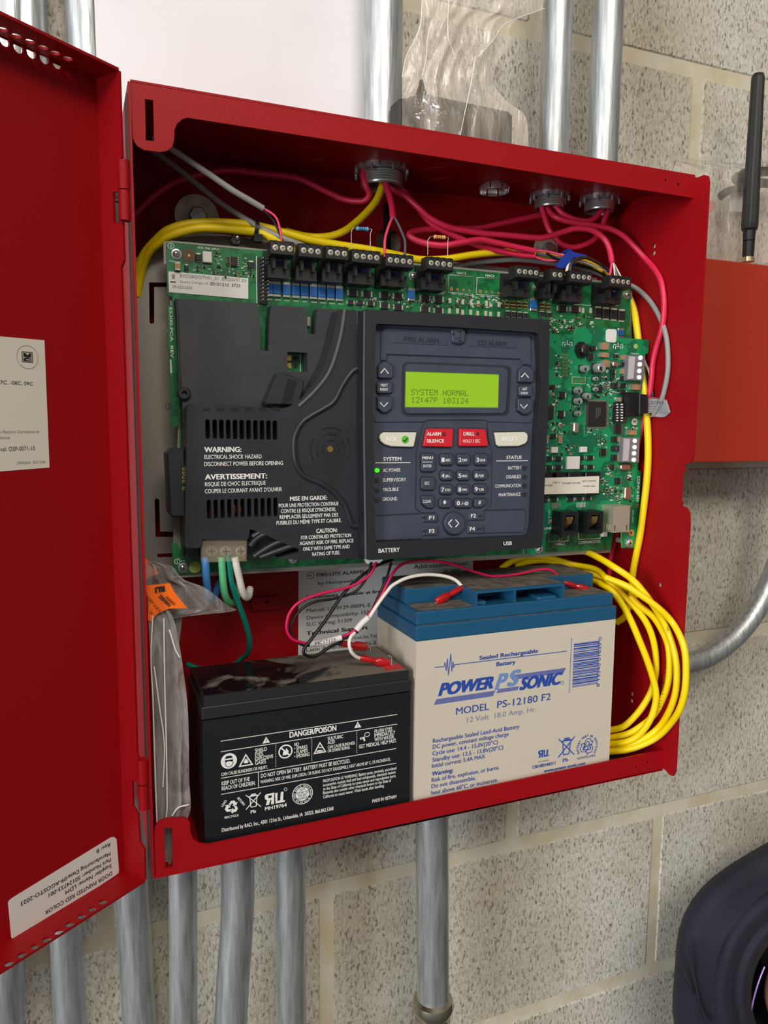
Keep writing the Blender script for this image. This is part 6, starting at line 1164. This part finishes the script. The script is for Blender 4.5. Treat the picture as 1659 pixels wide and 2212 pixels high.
dv = thing('dark_device', 'dark grey box-shaped device inside the plastic bag on the cabinet', 'device', tuple(P(1000, 300, -.065)))
m = MB(); m.pp(-.070, [(862, 213), (920, 199), (940, 205), (1100, 239), (1109, 248), (1108, 345), (862, 305)], .016, mat('dark_grey_device', (40, 38, 36), .6), bev=.002); m.build('casing', dv)
FOIL = mat('crumpled_foil', (150, 148, 150), .16, 1)
m = MB(); rnd = random.Random(9); fo = [(172, 906, 914), (190, 902, 918), (205, 897, 925), (222, 895, 945), (238, 896, 962), (252, 898, 966), (268, 903, 960), (282, 912, 945), (296, 925, 940)]; nu = 9; vs = []
L = smooth([(r[1], r[0], 0) for r in fo], 3); R2 = smooth([(r[2], r[0], 0) for r in fo], 3)
for i in range(len(L)):
    for j in range(nu+1): vs.append(P(L[i].x+(R2[i].x-L[i].x)*j/nu, L[i].y, -.0760+rnd.uniform(-.003, .0015)))
m.add(vs, [(i*(nu+1)+j, (i+1)*(nu+1)+j, (i+1)*(nu+1)+j+1, i*(nu+1)+j+1) for i in range(len(L)-1) for j in range(nu)], FOIL); m.build('crumpled_foil', None, 'shiny crumpled silver foil bag inside the clear bag', 'foil')
# lower left bag with orange tag
lb = thing('manual_bag', 'tall creased clear plastic bag with an orange tag in the left end of the cabinet', 'plastic bag', tuple(P(370, 1700, -.10)))
m = MB(); film(m, [(1300, 318, 345), (1330, 320, 372), (1380, 323, 385), (1420, 324, 392), (1500, 327, 403), (1560, 329, 407), (1620, 331, 408), (1690, 333, 409), (1730, 335, 412), (1750, 337, 411), (1775, 339, 404), (1830, 341, 392), (1868, 344, 380)], -.108, .004, FILM2, seed=4, nu=18); m.build('film_body', lb)
m = MB(); film(m, [(1212, 312, 330), (1224, 312, 372), (1240, 312, 385), (1254, 312, 401), (1268, 313, 440), (1290, 315, 470), (1308, 318, 492), (1320, 320, 506), (1332, 322, 400), (1345, 324, 345)], -.098, .003, FILM2, seed=8, nu=18); m.build('film_flap', lb)
m = MB(); film(m, [(1320, 325, 395), (1420, 332, 385), (1560, 336, 380), (1700, 345, 372), (1850, 350, 368)], -.092, .006, mat('folded_grey_sheet', (120, 118, 108), .5), seed=6, nu=12); m.build('folded_sheet', lb)
for pts in ([(330, 1330), (326, 1420), (330, 1500), (333, 1600), (337, 1720), (340, 1800)], [(354, 1335), (355, 1420), (357, 1520), (360, 1640), (361, 1740), (358, 1775)], [(333, 1440), (345, 1530), (355, 1610), (352, 1700)], [(366, 1360), (378, 1400), (388, 1420)], [(372, 1762), (385, 1745), (408, 1738)]): m = MB(); m.ptube([(*p, -.1105) for p in pts], .0005, mat('film_crease_highlight', (235, 233, 228), .2), 6, 6); m.build('film_crease_highlight', lb)  # same white tubes, drawing the bright lines of the creases
ORG = mat('orange_tag', (255, 112, 10), .5); po = [Z3(*p) for p in ((98, 345), (310, 322), (350, 400), (462, 540), (300, 545), (200, 590), (145, 662), (118, 640), (125, 500))]
m = MB(); m.pp(-.1095, po, .0004, ORG); q = Y(-.1097)
ulmark(q, Z3, 265, 350, 180, 350, -55, INK, 4.046) if False else None
m.text(q, "RU", Z3(262, 345), Z3(175, 362), 12, INK, .08, flat=False); m.text(q, "WIRING", Z3(365, 500), Z3(285, 432), 6.5, mat('brown_ink', (110, 45, 10), .7), .01, flat=False); m.text(q, "HARNESS", Z3(322, 510), Z3(232, 420), 7.5, INK, .03, flat=False); m.text(q, "E138 W L436173", Z3(235, 560), Z3(122, 430), 6, mat('brown_ink', (110, 45, 10), .7), 0, flat=False); m.text(q, "1 PC", Z3(178, 600), Z3(150, 555), 6, mat('brown_ink', (110, 45, 10), .7), 0, flat=False)
m.build('orange_tag', lb, 'orange wiring tag printed upside down'); m = MB(); m.pp(-.094, [Z3(*p) for p in ((78, 100), (110, 110), (220, 235), (95, 285), (85, 240))], .0004, ORG); m.build('orange_tag', lb, 'upper fold of the orange tag')
# ================================================================== orange-red box with aerial
OR = mat('orange_red_paint', (180, 50, 28), .45, bump=.06, bscale=1500)
yo = -.052; pl = Y(yo); a = pl.px((1575, 563)); b = pl.px((1575, 998))
ob = thing('orange_box', 'orange-red metal box on the wall at the right with a black aerial on top', 'communicator box', ((a[0]+.1), -.02, b[1]))
xl = .458; xr = .80
m = MB(); m.box(xl, xr, yo, WY-.001, b[1], a[1], OR); m.build('enclosure', ob, bevel=.0012)
m = MB(); AN = mat('black_rubber_antenna', (26, 25, 24), .45)
p0 = P(1615, 566, -.035); p1 = P(1638, 158, -.035); dd = p1-p0; L = dd.length; d = dd.normalized()
m.lathe(p0, d, [(0, 0), (0, .0062), (.003, .0062), (.003, .0052), (.005, .0052)], mat('gold_nut', (220, 205, 160), .3, .9), 12); m.build('antenna_nut', ob)
m = MB(); m.lathe(p0, d, [(.0045, .0052), (.019, .0055), (.0195, .0049), (.020, .0056), (.030, .0058), (.0301, 0)], AN, 20); m.build('antenna_joint', ob)
m = MB(); m.lathe(p0, d, [(.029, 0), (.029, .0062), (.031, .0074), (.036, .0078), (L*.7, .0066), (L-.004, .0060), (L-.001, .0050), (L, .003), (L, 0)], AN, 8, False); m.build('antenna_mast', ob, bevel=.0006)
rb = thing('plastic_bag', 'clear plastic bag lying behind the black aerial on the orange-red box', 'plastic bag', tuple(P(1560, 560, -.01)))
m = MB(); film(m, [(328, 1425, 1445), (345, 1430, 1500), (362, 1440, 1690), (400, 1450, 1700), (450, 1460, 1700), (500, 1470, 1700), (568, 1480, 1700)], -.022, .006, FILM, seed=12); m.build('film', rb)
m = MB(); m.ptube([(1700, 400, -.012), (1640, 395, -.012), (1600, 392, -.012), (1590, 385, -.012), (1600, 380, -.012), (1620, 372, -.012), (1700, 370, -.012)], .0045, WIREB, 10); m.ptube([(1555, 425, -.010), (1575, 412, -.012), (1600, 408, -.012), (1640, 400, -.012)], .0038, WIREB, 10); m.build('coiled_lead', None, 'black lead inside the plastic bag behind the aerial', 'cable')
m = MB(); m.pp(-.006, [(1578, 420), (1606, 416), (1605, 458), (1577, 457)], .0006, PAPER); m.pp(-.006, [(1581, 352), (1625, 360), (1625, 367), (1581, 360)], .0006, PAPER); m.build('paper_insert', None, 'small white printed slips inside the bag behind the aerial', 'paper')
m = MB(); m.rc(-.008, 1536, 445, 16, 22, .004, mat('red_white_part', (200, 110, 95), .5), r=.002); m.build('small_red_part', None, 'tiny reddish connector inside the bag behind the aerial', 'connector')
# ================================================================== hooded person at the lower right
HOOD = mat('navy_hood_fabric', (27, 27, 42), .85, rgb2=(36, 34, 48), vscale=14, bump=.25, bscale=700)
SKIN = mat('skin', (205, 150, 120), .55)
yh = -.10; hc = P(1765, 2150, yh); sc = P(1766, 2150, yh).x-hc.x
per = thing('person', 'person in a dark navy hooded top, hood up, at the lower right corner', 'person', (hc.x, hc.y, hc.z-.35))
def outline(pts, n=48):
    return smooth([((u_, v_, 0)) for u_, v_ in pts], 6)
rings = [ # (left profile offset from centre by angle) -> multiplier, depth
 (.78, .000, .012), (.80, -.006, .0), (.86, -.012, 0), (.93, -.013, 0), (.96, -.008, 0), (.99, -.009, 0), (1.08, -.014, 0), (1.18, -.012, 0), (1.23, -.004, 0), (1.27, -.001, 0), (1.45, -.004, 0), (1.56, .002, 0), (1.66, .012, 0), (1.72, .030, 0), (1.60, .055, 0), (1.2, .095, 0), (.5, .10, 0)]
N = 64; vs = []
for k, (mu, dy, _) in enumerate(rings):
    for j in range(N):
        t = 2*math.pi*j/N; c_, s_ = math.cos(t), math.sin(t)
        rx, rz = 182*mu, 205*mu
        lobe = 1+.05*max(0, math.cos(t-2.65))**8*(k > 9)+.05*max(0, math.cos(t-1.6))**4*(k > 10)
        if k > 9: lobe *= 1-.05*max(0, math.cos(t-2.05))**14-.035*max(0, math.cos(t-2.98))**40
        wr = .0012*math.sin(9*t+k*.8)*(k > 5)
        vs.append(P(1765+c_*rx*lobe, 2150-s_*rz*lobe, yh+dy+wr))
m = MB(); m.add(vs, [(k*N+j, k*N+(j+1) % N, (k+1)*N+(j+1) % N, (k+1)*N+j) for k in range(len(rings)-1) for j in range(N)], HOOD, True); m.build('hood', per)
m = MB(); m.tube([hc+Vector((math.cos(t)*182*.972*sc, -.0085, math.sin(t)*205*.972*sc)) for t in [2*math.pi*i/60 for i in range(60)]], .0007, mat('hood_seam', (10, 10, 16), .9), 6, closed=True); m.build('hood_seam', per)
for dx, pts in enumerate(([(1487, 2045), (1500, 2110), (1512, 2170), (1530, 2212)], [(1462, 2090), (1480, 2120), (1500, 2150)])):
    m = MB(); m.ptube([(u_, v_, yh-.006) for u_, v_ in pts], .0012, HOOD, 8); m.build('hood_fold', per)
# upper back fold of the hood
# head with face turned to the right, inside the hood
m = MB(); hx = hc+Vector((-.013, .008, 0)); vs = []; nu, nv = 40, 28
for i in range(nv+1):
    ph = math.pi*i/nv
    for j in range(nu):
        t = 2*math.pi*j/nu; x = math.sin(ph)*math.cos(t); y = math.sin(ph)*math.sin(t); z = math.cos(ph)
        X, Y_, Z = .042*x, .030*y, .052*z
        if z < 0: X *= 1-.25*(-z)**2; Y_ *= 1-.1*(-z)
        if y < 0:   # face side looks towards the camera
            Y_ -= .010*math.exp(-((X/.006)**2+((Z+.004)/.012)**2))                    # nose
            Y_ += .005*math.exp(-(((abs(X)-.017)/.009)**2+((Z-.010)/.007)**2))         # eye sockets
            Y_ -= .003*math.exp(-((X/.014)**2+((Z+.026)/.004)**2))                     # lips
            Y_ -= .004*math.exp(-((X/.014)**2+((Z+.044)/.008)**2))                     # chin
        vs.append(hx+Vector((X, Y_, Z)))
m.add(vs, [(i*nu+j, (i+1)*nu+j, (i+1)*nu+(j+1) % nu, i*nu+(j+1) % nu) for i in range(nv) for j in range(nu)], SKIN, True); m.build('head', per)
for s_ in (-1, 1): m = MB(); m.lathe(hx+Vector((s_*.017, -.0225, .010)), (0, -1, 0), [(0, .004), (.002, .0035), (.0028, .0018), (.003, 0)], mat('eye_white', (230, 228, 225), .3), 16); m.lathe(hx+Vector((s_*.017, -.0252, .010)), (0, -1, 0), [(0, .0016), (.0006, .0012), (.0007, 0)], INK, 12); m.build('eye', per)
m = MB(); m.tube(smooth([hx+Vector((-.012, -.0300, -.026)), hx+Vector((0, -.0325, -.0262)), hx+Vector((.012, -.0300, -.026))], 4), .0009, mat('lip', (170, 90, 85), .5), 8); m.build('mouth', per)
m = MB(); m.tube([hc+Vector((math.cos(t)*182*.765*sc, -.003, math.sin(t)*205*.765*sc)) for t in [math.radians(148+i*3) for i in range(26)]], .0008, mat('violet_glasses_rim', (190, 140, 235), .2, .2, coat=1), 8); m.build('glasses_rim', per, 'thin violet rim inside the hood opening')
# shoulders and torso of the same dark top, below the frame
m = MB(); pr_ = [(.02, .045), (-.03, .055), (-.06, .10), (-.09, .15), (-.14, .17), (-.30, .16), (-.42, .15)]; vs = []; N = 32; bc_ = hc+Vector((.03, .045, -.02))
for h, r in pr_:
    for j in range(N): t = 2*math.pi*j/N; vs.append(bc_+Vector((math.cos(t)*r, max(-.2, math.sin(t)*min(r, .062)), h)))
m.add(vs, [(k*N+j, k*N+(j+1) % N, (k+1)*N+(j+1) % N, (k+1)*N+j) for k in range(len(pr_)-1) for j in range(N)], HOOD, True); m.add(vs[-N:], [tuple(range(N))], HOOD); m.build('jacket_body', per)
